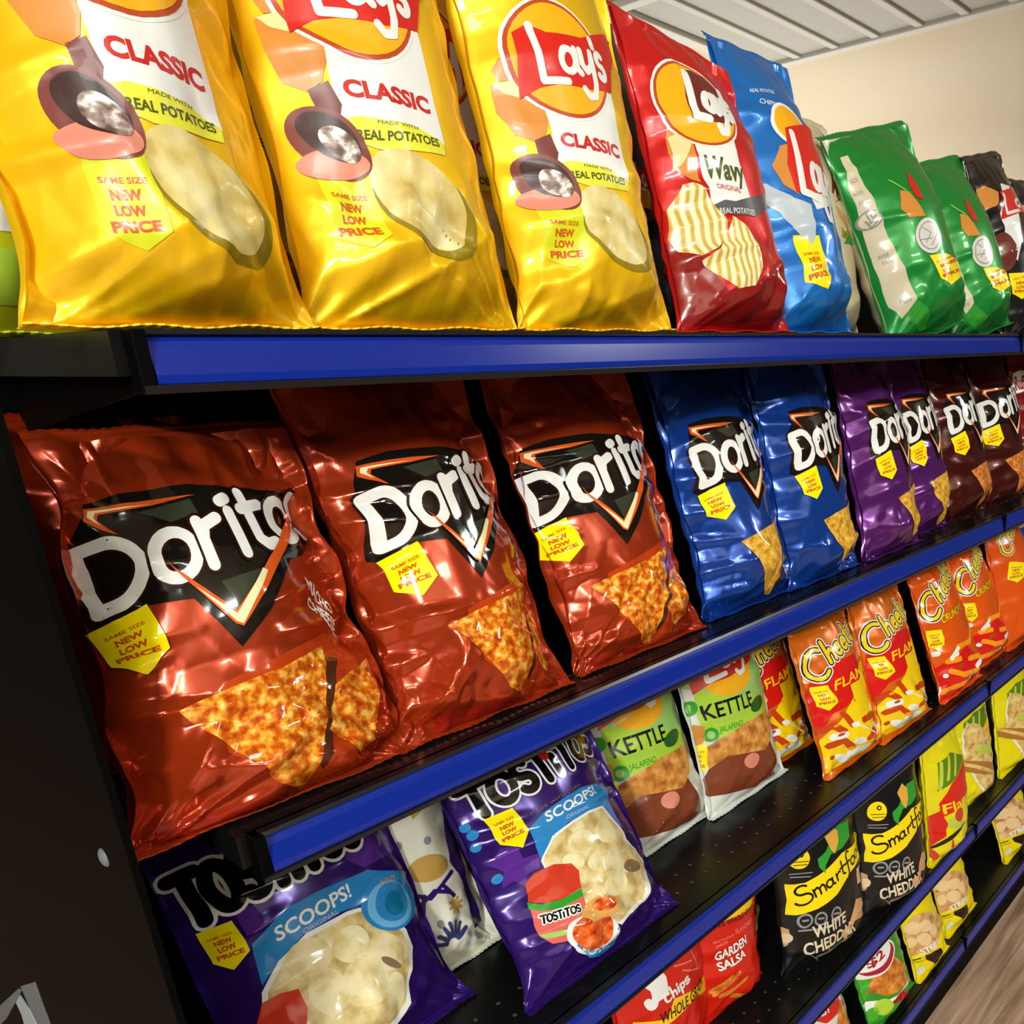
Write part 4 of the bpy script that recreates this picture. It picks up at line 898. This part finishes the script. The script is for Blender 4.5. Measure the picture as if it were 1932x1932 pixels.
INK = dict(white='e9ebe8', rust='b8451c', sun='f3ae14', red='cf2017', redtext='c2221d', limeband='e3e23c', darktext='4b5410', potato='d28a3a',
 potatopale='ead79a', maroon='6d2420', spoon='7a3a33', pinkish='d98873', spoondark='3a1c1a', limeflag='cfd61c', flag='fbe70c', flagtext='c9531a',
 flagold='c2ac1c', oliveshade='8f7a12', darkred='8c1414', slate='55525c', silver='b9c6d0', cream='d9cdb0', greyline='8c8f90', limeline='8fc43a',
 clay='d8d4cc', leaf='2f9a2e', meat='6d3328', coal='15110e', ash='353a2c', flame='d9571c', flamecore='f4e6b4', brownink='2a120e',
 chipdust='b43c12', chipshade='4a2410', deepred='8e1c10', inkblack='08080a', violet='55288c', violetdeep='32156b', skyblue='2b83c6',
 palepurple='b9b2dd', tan='c39a4c', greybrown='7d6a52', jarred='c93a24', jarpink='d8675c', leafpale='9ac96a', salsachip='d9a055', paleblue='6cb4e6',
 tealblue='0f6f9c', limegreen='a9cf3c', darkleaf='1d5a25', kettlebrown='7a3a20', hotred='d51a14', hotyellow='f3cf0e', logoyellow='fbd313',
 puffred='c2410c', pufforange='f79a12', bandyellow='f6c11a', pinktext='f07c72', yellow='f8dc06', corn='e2a943', slategrey='77787a', kernel='c79a6b',
 kernelpale='e0c49c', ringgreen='5d7f14', ringpale='bccb48', orangeink='d97a10', ringdark='a9702a', rindpale='e8c795', darkbrown='2b120a',
 olive='8f8a12', leafbright='3ea820', crimson='a9172c', dimgold='7c6a40', snackbrown='a84e16', inkblue='3a3f78')
TEX = dict(  # printed food pictures: mottled procedural colour
 chip=(30, [(.30, 'a8842c'), (.44, 'd2bd70'), (.6, 'e6dda6'), (.75, 'ece6bc')], 'NOISE'), salt=(120, [(.42, '5d4038'), (.52, 'a08d84'), (.6, 'eeeae6')], 'NOISE'),
 nachochip=(150, [(.33, 'a03608'), (.46, 'c8600f'), (.56, 'e89a2c'), (.66, 'f7cf66')], 'NOISE'), cornchip=(130, [(.33, 'b5771a'), (.5, 'd9a636'), (.7, 'ecc765')], 'NOISE'),
 bbqchip=(130, [(.33, 'a8501a'), (.5, 'd27c34'), (.7, 'e2a05c')], 'NOISE'), scoopchip=(60, [(.34, 'b79c5c'), (.5, 'd9c48a'), (.68, 'ece0b4')], 'NOISE'),
 scoopchip2=(50, [(.34, 'cfb878'), (.5, 'e6d8a6'), (.68, 'f0e6c2')], 'NOISE'), salsa=(120, [(.36, 'a92a12'), (.52, 'e0601f'), (.68, 'f2915c')], 'NOISE'),
 kettlechip=(60, [(.34, '9a541c'), (.5, 'cf8a3c'), (.68, 'e6b46a')], 'NOISE'), grainchip=(80, [(.35, 'b5561a'), (.6, 'e58e34')], 'NOISE'),
 ringchip=(70, [(.34, 'b98a3c'), (.5, 'd9b96c'), (.68, 'e9d49a')], 'NOISE'), rind=(55, [(.32, '9c6a34'), (.48, 'cf9a5c'), (.66, 'e6c493')], 'NOISE'),
 corncrisp=(60, [(.34, '9c4a12'), (.5, 'd07a22'), (.68, 'eaa850')], 'NOISE'))
_mc = {}
def film_mat(name, rough=.3, spec=.5, coat=.2, key=None):
    k = (name, round(rough, 2))
    if k in _mc: return _mc[k]
    if name == 'wavychip':
        m = ramp(mat('print_wavychip', (1, 1, 1), rough, spec, coat=coat), 46, [(.2, 'c9a94e'), (.5, 'ead995'), (.8, 'f3ebbd')], kind='WAVE', dist=1.2, stretch=(1, -.55, 1))
    elif name in TEX:
        s, st, kd = TEX[name]; m = ramp(mat('print_'+name, (1, 1, 1), rough, spec, coat=coat), s, st, kind=kd, detail=5)
    else:
        m = mat('print_'+name, hexc(INK[name]), rough, spec, coat=coat)
    _mc[k] = m; return m
# ------------------------------------------------ lettering: hand-drawn strokes
def arc(cx, cy, rx, ry, a0, a1, n=14):
    return [(cx+rx*math.cos(math.radians(a0+(a1-a0)*i/n)), cy+ry*math.sin(math.radians(a0+(a1-a0)*i/n))) for i in range(n+1)]
def O(cx, cy, rx, ry, n=18): return arc(cx, cy, rx, ry, 0, 360, n)
def S(cx, cy, rx, ry):
    return arc(cx, cy+ry*.5, rx, ry*.5, 40, 270, 10)+arc(cx, cy-ry*.5, rx, ry*.5, 90, -150, 10)
GLYPH = {
 'lays': [[(.05, .98), (.06, .5), (.09, .06), (.38, .04)], arc(.43, .40, .10, .19, 20, 380), [(.545, .60), (.54, .28), (.59, .2)],
          [(.63, .60), (.63, .36), (.69, .25), (.77, .34), (.80, .58)], [(.80, .60), (.80, .05), (.76, -.16), (.66, -.18), (.60, -.06)], [(.88, .72), (.87, .86)], S(.955, .40, .055, .22)],
 'doritos': [[(.025, .97), (.025, .03), (.09, .03)]+arc(.09, .5, .10, .47, -80, 80, 12)+[(.03, .97)], O(.315, .41, .08, .35), [(.44, .78), (.44, .06)], [(.44, .5), (.46, .68), (.525, .74)],
             [(.59, .78), (.59, .06)], [(.57, .97), (.60, 1.0)], [(.68, 1.02), (.68, .2), (.71, .07), (.75, .07)], [(.65, .76), (.75, .76)], O(.845, .41, .068, .35), S(.975, .41, .042, .36)],
 'tostitos': [[(.0, .92), (.13, .92)], [(.065, .92), (.065, .06)], O(.205, .49, .062, .40), S(.345, .49, .045, .42), [(.42, .92), (.53, .92)], [(.475, .92), (.475, .06)],
              [(.565, .6), (.565, .06)], [(.61, .92), (.72, .92)], [(.665, .92), (.665, .06)], O(.81, .49, .062, .40), S(.95, .49, .045, .42)],
 'cheetos': [arc(.14, .42, .14, .46, 50, 310), [(.30, .95), (.30, .25)], [(.30, .5), (.36, .62), (.40, .5), (.40, .25)], [(.46, .46), (.55, .48)]+arc(.505, .44, .05, .17, 10, 320, 10),
             [(.60, .46), (.69, .48)]+arc(.645, .44, .05, .17, 10, 320, 10), [(.755, .9), (.755, .32), (.79, .27)], [(.72, .66), (.80, .66)], O(.865, .46, .045, .17), S(.965, .46, .035, .19)],
 'smart': [arc(.10, .72, .075, .2, 30, 250, 10)+arc(.09, .28, .10, .24, 70, -170, 12), [(.22, .5), (.225, .15)], [(.225, .42), (.27, .52), (.30, .42), (.30, .15)], [(.30, .42), (.345, .52), (.375, .42), (.38, .15)],
           O(.455, .33, .05, .18), [(.51, .5), (.51, .18), (.54, .15)], [(.585, .5), (.59, .15)], [(.59, .38), (.63, .5), (.66, .46)], [(.715, .85), (.71, .22), (.75, .15)], [(.67, .55), (.77, .55)],
           [(.90, .92), (.86, .98), (.83, .86), (.82, .0), (.79, -.1)], [(.785, .52), (.88, .52)], O(.945, .33, .05, .18), O(1.07, .33, .05, .18), O(1.19, .33, .05, .18), [(1.245, .9), (1.245, .15)]],
 'sun': [arc(.18, .74, .16, .22, 20, 260, 10)+arc(.16, .26, .20, .24, 80, -160, 12), [(.46, .6), (.47, .25), (.55, .15), (.64, .25), (.65, .6)], [(.74, .6), (.74, .15)], [(.74, .42), (.82, .58), (.92, .5), (.94, .15)]],
 'chips': [arc(.10, .4, .10, .3, 50, 320, 12), [(.26, 1), (.26, .1)], [(.26, .4), (.34, .55), (.40, .42), (.40, .1)], [(.50, .55), (.50, .1)], [(.50, .75), (.51, .8)], [(.60, .55), (.60, -.25)],
           arc(.67, .33, .075, .22, 0, 360, 12), S(.89, .33, .08, .25)]}
GROUPS = {'doritos': (1, 1, 2, 2, 2, 1, 1), 'cheetos': (1, 2, 1, 1, 2, 1, 1)}
def stroke_pieces(pts, w):
    """flat ribbon pieces of width w along a polyline: quads plus round joints"""
    out = []; p = [np.array(q, float) for q in pts]
    for a, b in zip(p, p[1:]):
        d = b-a; l = np.hypot(*d)
        if l < 1e-7: continue
        n = np.array([-d[1], d[0]])/l*w/2
        out.append([a-n, b-n, b+n, a+n])
    k = 8 if w < .004 else 12
    for q in p:
        out.append([q+w/2*np.array([math.cos(2*math.pi*i/k), math.sin(2*math.pi*i/k)]) for i in range(k)])
    return out
_tc = {}
def text_mesh(t, bold):
    key = (t, round(bold, 3))
    if key in _tc: return _tc[key]
    cu = bpy.data.curves.new('lettering', 'FONT'); cu.body = t; cu.resolution_u = 3; cu.offset = bold*.6; cu.size = 1
    ob = bpy.data.objects.new('lettering', cu); COL.objects.link(ob)
    dg = bpy.context.evaluated_depsgraph_get(); me = ob.evaluated_get(dg).to_mesh()
    V = np.array([v.co[:2] for v in me.vertices]); Fc = [list(p.vertices) for p in me.polygons]
    ob.evaluated_get(dg).to_mesh_clear(); bpy.data.objects.remove(ob); bpy.data.curves.remove(cu)
    # unit box: x by extents of the un-bold word, y by baseline and cap height
    x0, x1 = V[:, 0].min(), V[:, 0].max()
    V = np.stack([(V[:, 0]-x0)/(x1-x0), V[:, 1]/.72], 1)
    _tc[key] = (V, Fc); return V, Fc
def tess(poly):
    tr = tessellate_polygon([[Vector((q[0], q[1], 0)) for q in poly]])
    return [tuple(t) for t in tr]
def art_shapes(items, W, H):
    """artwork items -> list of (ink, height, verts (p, v), faces)"""
    out = []; hw = W/2
    iso = lambda q: np.array([q[0]*hw, q[1]*H]); nrm = lambda q: (q[0]/hw, q[1]/H)
    for n, it in enumerate(items):
        kd, ink, layer = it[0], it[1], it[2]; z = layer*.00016+n*2e-6
        if kd == 'p': V = [tuple(q) for q in it[3]]; out.append((ink, z, V, tess([iso(q) for q in V])))
        elif kd in 'ec':
            c = iso(it[3] if kd == 'c' else it[3][0])
            if kd == 'e': a = iso(it[3][1])-c; b = iso(it[3][2])-c
            else: a = np.array([it[4], 0]); b = np.array([0, it[4]])
            V = [nrm(c+a*math.cos(k*math.pi/18)+b*math.sin(k*math.pi/18)) for k in range(36)]
            out.append((ink, z, V, [(0, k, k+1) for k in range(1, 35)]))
        elif kd == 't':
            V, Fc = text_mesh(it[3], it[5]); P0, P1, P2 = [np.array(q) for q in it[4]]
            out.append((ink, z, [tuple(P0+(P1-P0)*x+(P2-P0)*y) for x, y in V], Fc))
        elif kd == 'M':  # lettering whose outlines cut into the neighbouring letter
            P0, P1, P2 = [iso(q) for q in it[4]]; hgt = np.hypot(*(P2-P0)); k = 0; st = 0
            for c_ in GROUPS[it[3]]:
                for oi, (om, ow) in enumerate(ink):
                    for sk in GLYPH[it[3]][st:st+c_]:
                        for pc in stroke_pieces([P0+(P1-P0)*x+(P2-P0)*y for x, y in sk], ow*hgt):
                            out.append((om, z+k*1.1e-6, [nrm(q) for q in pc], [tuple(range(len(pc)))])); k += 1
                    k += 60
                st += c_
        elif kd in 'Ls':
            if kd == 's': polys = [[iso(q) for q in it[3]]]; w = it[4]
            else:
                P0, P1, P2 = [iso(q) for q in it[4]]
                w = it[5]*np.hypot(*(P2-P0))
                polys = [[P0+(P1-P0)*x+(P2-P0)*y for x, y in st] for st in GLYPH[it[3]]]
            V = []; Fc = []; Z = []
            k = 0
            for pl in polys:
                for pc in stroke_pieces(pl, w):
                    out.append((ink, z+k*1.1e-6, [nrm(q) for q in pc], [tuple(range(len(pc)))])); k += 1
    return out
_cut = {}
def cut_art(kind, W, H, ps, vs, ds, dv, sv, su):
    """slice the artwork along the grid lines of the film so that it follows every crease"""
    key = (kind, len(ps), len(vs), round(W, 4), round(H, 4), ds, dv, sv, su)
    if key in _cut: return _cut[key]
    bm = bmesh.new(); lz = bm.verts.layers.float.new('z'); inks = []
    for ink, z, V, Fc in art_shapes(ART.get(kind, []), W, H):
        if ink not in inks: inks.append(ink)
        V = [(q[0]*su+ds, q[1]*sv+dv) for q in V]; A = np.array(V)
        if A[:, 0].max() < -.97 or A[:, 0].min() > .97: continue
        b2 = bmesh.new(); vv = [b2.verts.new((x, y, 0)) for x, y in V]
        for f in Fc:
            try: b2.faces.new([vv[i] for i in f])
            except ValueError: pass
        for arr, ax in ((ps, 0), (vs, 1)):
            lo, hi = A[:, ax].min(), A[:, ax].max()
            for g in arr[1:-1]:
                if lo < g < hi:
                    co = (g, 0, 0) if ax == 0 else (0, g, 0); no = (1, 0, 0) if ax == 0 else (0, 1, 0)
                    bmesh.ops.bisect_plane(b2, geom=b2.verts[:]+b2.edges[:]+b2.faces[:], plane_co=co, plane_no=no, dist=1e-7)
        e = 1e-6
        for f in b2.faces:
            c = f.calc_center_median()
            if not (ps[1] < c.x < ps[-2] and vs[1] < c.y < vs[-2]) or f.calc_area() < 1e-9: continue
            cs = [v.co for v in f.verts]
            if f.normal.z < 0: cs = cs[::-1]
            nv = []
            for q in cs:
                u = bm.verts.new((q.x, q.y, 0)); u[lz] = z; nv.append(u)
            bm.faces.new(nv).material_index = inks.index(ink)
        b2.free()
    bm.verts.ensure_lookup_table(); bm.verts.index_update()
    P = np.array([v.co[:2] for v in bm.verts]).reshape(-1, 2); Z = np.array([v[lz] for v in bm.verts])
    Fc = [[v.index for v in f.verts] for f in bm.faces]; Mi = [f.material_index for f in bm.faces]
    # centre of each face tells its grid cell, so border points bend with the right cell
    bm.free(); _cut[key] = (P, Z, Fc, Mi, inks); return _cut[key]
def grid_normals(G):
    du = np.gradient(G, axis=1); dv = np.gradient(G, axis=0)
    n = np.cross(du, dv); l = np.linalg.norm(n, axis=-1, keepdims=True); return n/np.maximum(l, 1e-12)
def bilinear(G, ps, vs, P):
    i = np.clip(np.searchsorted(ps, P[:, 0], side='right')-1, 0, len(ps)-2); j = np.clip(np.searchsorted(vs, P[:, 1], side='right')-1, 0, len(vs)-2)
    u = ((P[:, 0]-ps[i])/(ps[i+1]-ps[i]))[:, None]; v = ((P[:, 1]-vs[j])/(vs[j+1]-vs[j]))[:, None]
    return (G[j, i]*(1-u)+G[j, i+1]*u)*(1-v)+(G[j+1, i]*(1-u)+G[j+1, i+1]*u)*v
def build_bag(kind, b, name, label, cat, group, near):
    hexcol, rough, spec, coat = FILM[kind]
    NP, NV = {2: (96, 130), 1: (60, 80), 0: (40, 52)}[near]
    ps = np.sin(np.linspace(-1, 1, NP+1)*np.pi/2)*.55+np.linspace(-1, 1, NP+1)*.45; vs = np.linspace(0, 1, NV+1)
    PP, VV = np.meshgrid(ps, vs)
    org = np.array([b.x, b.y, b.z])
    Fg = b.surf(PP, VV, -1)-org; Bg = b.surf(PP, VV, 1)-org
    Nf = grid_normals(Fg); Nb = -grid_normals(Bg)
    n0 = (NP+1)*(NV+1)
    idx = np.arange(n0).reshape(NV+1, NP+1)
    q = np.stack([idx[:-1, :-1], idx[:-1, 1:], idx[1:, 1:], idx[1:, :-1]], -1).reshape(-1, 4)
    faces = [tuple(f) for f in q.tolist()]+[tuple(f[::-1]) for f in (q+n0).tolist()]
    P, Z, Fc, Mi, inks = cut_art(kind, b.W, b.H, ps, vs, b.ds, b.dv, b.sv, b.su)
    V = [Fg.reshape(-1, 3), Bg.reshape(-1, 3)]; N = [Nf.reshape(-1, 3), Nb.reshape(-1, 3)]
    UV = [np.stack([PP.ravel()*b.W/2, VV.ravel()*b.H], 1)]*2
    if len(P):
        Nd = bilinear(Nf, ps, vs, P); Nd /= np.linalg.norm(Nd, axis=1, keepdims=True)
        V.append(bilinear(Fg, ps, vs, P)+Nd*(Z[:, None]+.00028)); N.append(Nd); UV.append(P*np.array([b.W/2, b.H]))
        faces += [tuple(i+2*n0 for i in f) for f in Fc]
    V = np.concatenate(V); N = np.concatenate(N); UV = np.concatenate(UV)
    me = bpy.data.meshes.new(name); me.from_pydata(V.tolist(), [], faces)
    bk = ('body', kind)
    met = FOIL.get(kind, 0)
    if bk not in _mc: _mc[bk] = mat('film_'+kind, hexc(hexcol), rough+.10*(met > 0), spec, met, coat=coat+.25*(met > .3), coat_rough=.06)
    me.materials.append(_mc[bk])
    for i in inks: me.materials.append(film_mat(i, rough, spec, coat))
    mi = np.zeros(len(faces), np.int32)
    if kind in BACK:
        if ('back', kind) not in _mc: _mc[('back', kind)] = mat('back_film_'+kind, hexc(BACK[kind]), rough, spec)
        me.materials.append(_mc[('back', kind)]); mi[len(q):2*len(q)] = np.where(np.tile(ps[:-1] < -.15, NV), len(inks)+1, 0)
    if len(Fc): mi[2*len(q):] = np.array(Mi)+1
    me.polygons.foreach_set('material_index', mi); me.polygons.foreach_set('use_smooth', np.ones(len(faces), bool))
    uv = me.uv_layers.new(name='label'); li = np.zeros(len(me.loops), np.int32); me.loops.foreach_get('vertex_index', li)
    uv.data.foreach_set('uv', UV[li].ravel().astype(np.float32))
    me.update()
    me.normals_split_custom_set_from_vertices(N.tolist())
    o = link(bpy.data.objects.new(name, me)); o.location = org
    tag(o, label, cat, group)
    # crimped seals
    for sn, v0, ext in (('top_seal', 1.0, .011), ('bottom_seal', 0.0, .009)):
        K = 48; pz = np.linspace(-1, 1, K+1); base = b.surf(pz, np.full(K+1, v0), -1, True); base2 = b.surf(pz, np.full(K+1, v0), 1, True)
        mid = (base+base2)/2-org
        if sn == 'top_seal':
            d = b.surf(np.zeros(1), np.array([1.]), -1, False)-b.surf(np.zeros(1), np.array([.94]), -1, False); d = d[0]/np.linalg.norm(d[0])
        else:
            d = np.array([0, -.93, .12]); d /= np.linalg.norm(d)
        nn = np.array([0, -d[2], d[1]])*(1 if sn == 'top_seal' else 1)
        rows = []
        for r_ in range(5):
            off = ext*r_/4*d
            zz = (.0005*(1 if r_ % 2 else -1))
            row = mid+off+nn*(zz+.0008*np.sin(pz*9+b.seed)[:, None]*r_/4)
            if r_ == 4: row = row+d*np.where(np.arange(K+1) % 2, .0012, 0)[:, None]
            rows.append(row)
        G = np.array(rows); M5 = np.concatenate([(G+nn*.0005).reshape(-1, 3), (G-nn*.0005).reshape(-1, 3)])
        ii = np.arange(5*(K+1)).reshape(5, K+1); qq = np.stack([ii[:-1, :-1], ii[:-1, 1:], ii[1:, 1:], ii[1:, :-1]], -1).reshape(-1, 4)
        fs = [tuple(f) for f in qq.tolist()]+[tuple(f[::-1]) for f in (qq+5*(K+1)).tolist()]
        nb = 5*(K+1); rim = list(ii[0])+list(ii[1:, -1])+list(ii[-1, ::-1][1:])+list(ii[::-1, 0][1:-1])
        fs += [(int(a), int(c), int(c)+nb, int(a)+nb) for a, c in zip(rim, rim[1:]+rim[:1])]
        mesh_obj(sn, M5, fs, _mc[bk], o, False)
    return o
NEAR = {2: 'A1 A2 A3 A4 B1 B2 B3 B4 C1 C3', 1: 'A0 A5 A6 A7 A8 B0 B5 B6 B7 C2 C4 C5 C6 C7 C8 C9 D1 D2 D4 D5 D6 D7 E2 E3 E4'}
LV = {k: lv for lv, s in NEAR.items() for k in s.split()}
# ---------------------------------------------------------------- every bag by name, label, category, group
INFO = {
 'A0': ('chip_bag', 'lime green and white chip bag half hidden behind the leftmost yellow chip bag', 'g:'),
 'A1': ('chip_bag', 'leftmost yellow potato chip bag on the top shelf, cropped at the top', 'yellow potato chip bags on the top shelf'),
 'A2': ('chip_bag', 'middle yellow potato chip bag of the three on the top shelf', 'yellow potato chip bags on the top shelf'),
 'A3': ('chip_bag', 'yellow potato chip bag standing directly left of the red wavy chip bag', 'yellow potato chip bags on the top shelf'),
 'A3b': ('chip_bag', 'dark and white chip bag glimpsed in the second row between yellow and red bags', ''),
 'A1r': ('chip_bag', 'yellow chip bag in the second row, behind the gap of the two left yellow bags', 'yellow potato chip bags on the top shelf'),
 'A2r': ('chip_bag', 'yellow chip bag in the second row, behind the gap of the two right yellow bags', 'yellow potato chip bags on the top shelf'),
 'A4r': ('chip_bag', 'red chip bag in the second row, behind the gap between red and blue bags', ''),
 'A4': ('chip_bag', 'red wavy potato chip bag with two ridged chips on the top shelf', ''),
 'A5': ('chip_bag', 'bright blue potato chip bag with silver crumpled film beside the red wavy bag', ''),
 'A5b': ('chip_bag', 'cream and green chip bag in the second row between blue and green bags', ''),
 'A6': ('chip_bag', 'green chip bag with cream side panel, leaning left on the top shelf', 'green chip bags on the top shelf'),
 'A7': ('chip_bag', 'green chip bag with dark crumpled top, right of the cream sided green bag', 'green chip bags on the top shelf'),
 'A8': ('chip_bag', 'black chip bag with pointed top, right of the green bags on the top shelf', 'black chip bags on the top shelf'),
 'A9': ('chip_bag', 'black chip bag at the right photo edge on the top shelf', 'black chip bags on the top shelf'),
 'B0': ('tortilla_chip_bag', 'red tortilla chip bag standing behind the leftmost one, seen beside the black panel', 'red tortilla chip bags on the second shelf'),
 'B1': ('tortilla_chip_bag', 'large red tortilla chip bag beside the black end panel, nearest the camera', 'red tortilla chip bags on the second shelf'),
 'B2': ('tortilla_chip_bag', 'middle red tortilla chip bag of the front row on the second shelf', 'red tortilla chip bags on the second shelf'),
 'B3': ('tortilla_chip_bag', 'red tortilla chip bag standing directly left of the blue tortilla chip bags', 'red tortilla chip bags on the second shelf'),
 'B4': ('tortilla_chip_bag', 'blue tortilla chip bag standing next to the red tortilla chip bags', 'blue tortilla chip bags on the second shelf'),
 'B5': ('tortilla_chip_bag', 'blue tortilla chip bag standing next to the purple tortilla chip bags', 'blue tortilla chip bags on the second shelf'),
 'B6': ('tortilla_chip_bag', 'purple tortilla chip bag with its bottom tip over the blue strip', 'purple tortilla chip bags on the second shelf'),
 'B7': ('tortilla_chip_bag', 'purple tortilla chip bag standing beside the dark brown tortilla chip bags', 'purple tortilla chip bags on the second shelf'),
 'B8': ('tortilla_chip_bag', 'dark brown tortilla chip bag standing beside the purple bags', 'dark brown tortilla chip bags on the second shelf'),
 'B9': ('tortilla_chip_bag', 'dark brown tortilla chip bag above the strip joint near the right photo edge', 'dark brown tortilla chip bags on the second shelf'),
 'B10': ('chip_bag', 'dark red chip bag with white lettering at the right edge of the second shelf', ''),
 'C1': ('tortilla_chip_bag', 'purple scoop chip bag with round light blue seal, at the lower left', 'purple scoop chip bags on the third shelf'),
 'C2': ('tortilla_chip_bag', 'white backed bag with purple drawings standing between the two purple scoop chip bags', ''),
 'C3': ('tortilla_chip_bag', 'purple scoop chip bag showing a salsa jar and dip cup', 'purple scoop chip bags on the third shelf'),
 'C4': ('chip_bag', 'lime green and white kettle chip bag next to the purple scoop chip bag', 'green kettle chip bags on the third shelf'),
 'C5': ('chip_bag', 'lime green and white kettle chip bag next to the orange cheese snack bags', 'green kettle chip bags on the third shelf'),
 'C6': ('cheese_snack_bag', 'orange and red cheese snack bag set back, half hidden beside the kettle chips', 'orange cheese snack bags on the third shelf'),
 'C7': ('cheese_snack_bag', 'orange, red and yellow cheese snack bag, front row leftmost on the third shelf', 'orange cheese snack bags on the third shelf'),
 'C8': ('cheese_snack_bag', 'orange, red and yellow cheese snack bag left of the crunchy orange bags', 'orange cheese snack bags on the third shelf'),
 'C8b': ('cheese_snack_bag', 'orange cheese snack bag in the second row, behind the gap left of the crunchy bags', 'orange cheese snack bags on the third shelf'),
 'C9': ('cheese_snack_bag', 'bright orange crunchy snack bag standing left of the strip joint on third shelf', 'crunchy orange snack bags on the third shelf'),
 'C10': ('cheese_snack_bag', 'second bright orange crunchy snack bag, just beyond the strip joint on third shelf', 'crunchy orange snack bags on the third shelf'),
 'C11': ('cheese_snack_bag', 'tall plain orange snack bag with yellow logo at the right edge of third shelf', ''),
 'C12': ('chip_bag', 'small blue and white snack bag at the right edge of the third shelf', ''),
 'D1': ('chip_bag', 'red multigrain chip bag with white script logo at the bottom of the photo', 'red multigrain chip bags on the fourth shelf'),
 'D2': ('chip_bag', 'red multigrain chip bag reading garden salsa, beside the black popcorn bags', 'red multigrain chip bags on the fourth shelf'),
 'D3': ('popcorn_bag', 'black popcorn bag in the second row, half hidden behind the nearest popcorn bag', 'black popcorn bags on the fourth shelf'),
 'D4': ('popcorn_bag', 'black popcorn bag with yellow banner, nearest the red multigrain bags', 'black popcorn bags on the fourth shelf'),
 'D5': ('popcorn_bag', 'black popcorn bag with yellow banner, beside the red and yellow ring snack bag', 'black popcorn bags on the fourth shelf'),
 'D6': ('onion_ring_snack_bag', 'yellow, red and black ring snack bag beside the black popcorn bag', 'yellow ring snack bags on the fourth shelf'),
 'D7': ('onion_ring_snack_bag', 'yellow ring snack bag with tan rings, left one of the two near the photo edge', 'yellow ring snack bags on the fourth shelf'),
 'D8': ('onion_ring_snack_bag', 'yellow ring snack bag under the third shelf joint at the right photo edge', 'yellow ring snack bags on the fourth shelf'),
 'E1': ('chip_bag', 'white and red snack bag cut off by the bottom edge on the lowest shelf', ''),
 'E2': ('corn_snack_bag', 'green and white corn snack bag with round two dollar sticker', ''),
 'E3': ('pork_rind_bag', 'yellow pork rind bag with clear window, nearest the green snack bag', 'yellow pork rind bags on the lowest shelf'),
 'E4': ('pork_rind_bag', 'yellow pork rind bag with clear window, left of the lowest strip joint', 'yellow pork rind bags on the lowest shelf'),
 'E5': ('pork_rind_bag', 'yellow pork rind bag at the right photo edge under the fourth shelf', 'yellow pork rind bags on the lowest shelf'),
}
for n, (kind, b) in BAGS.items():
    nm, lab, grp = INFO[n]
    build_bag(kind, b, nm, lab, 'snack bag' if 'snack' in nm or 'rind' in nm else 'popcorn bag' if 'popcorn' in nm else 'chip bag', grp if len(grp) > 2 else None, LV.get(n, 0))
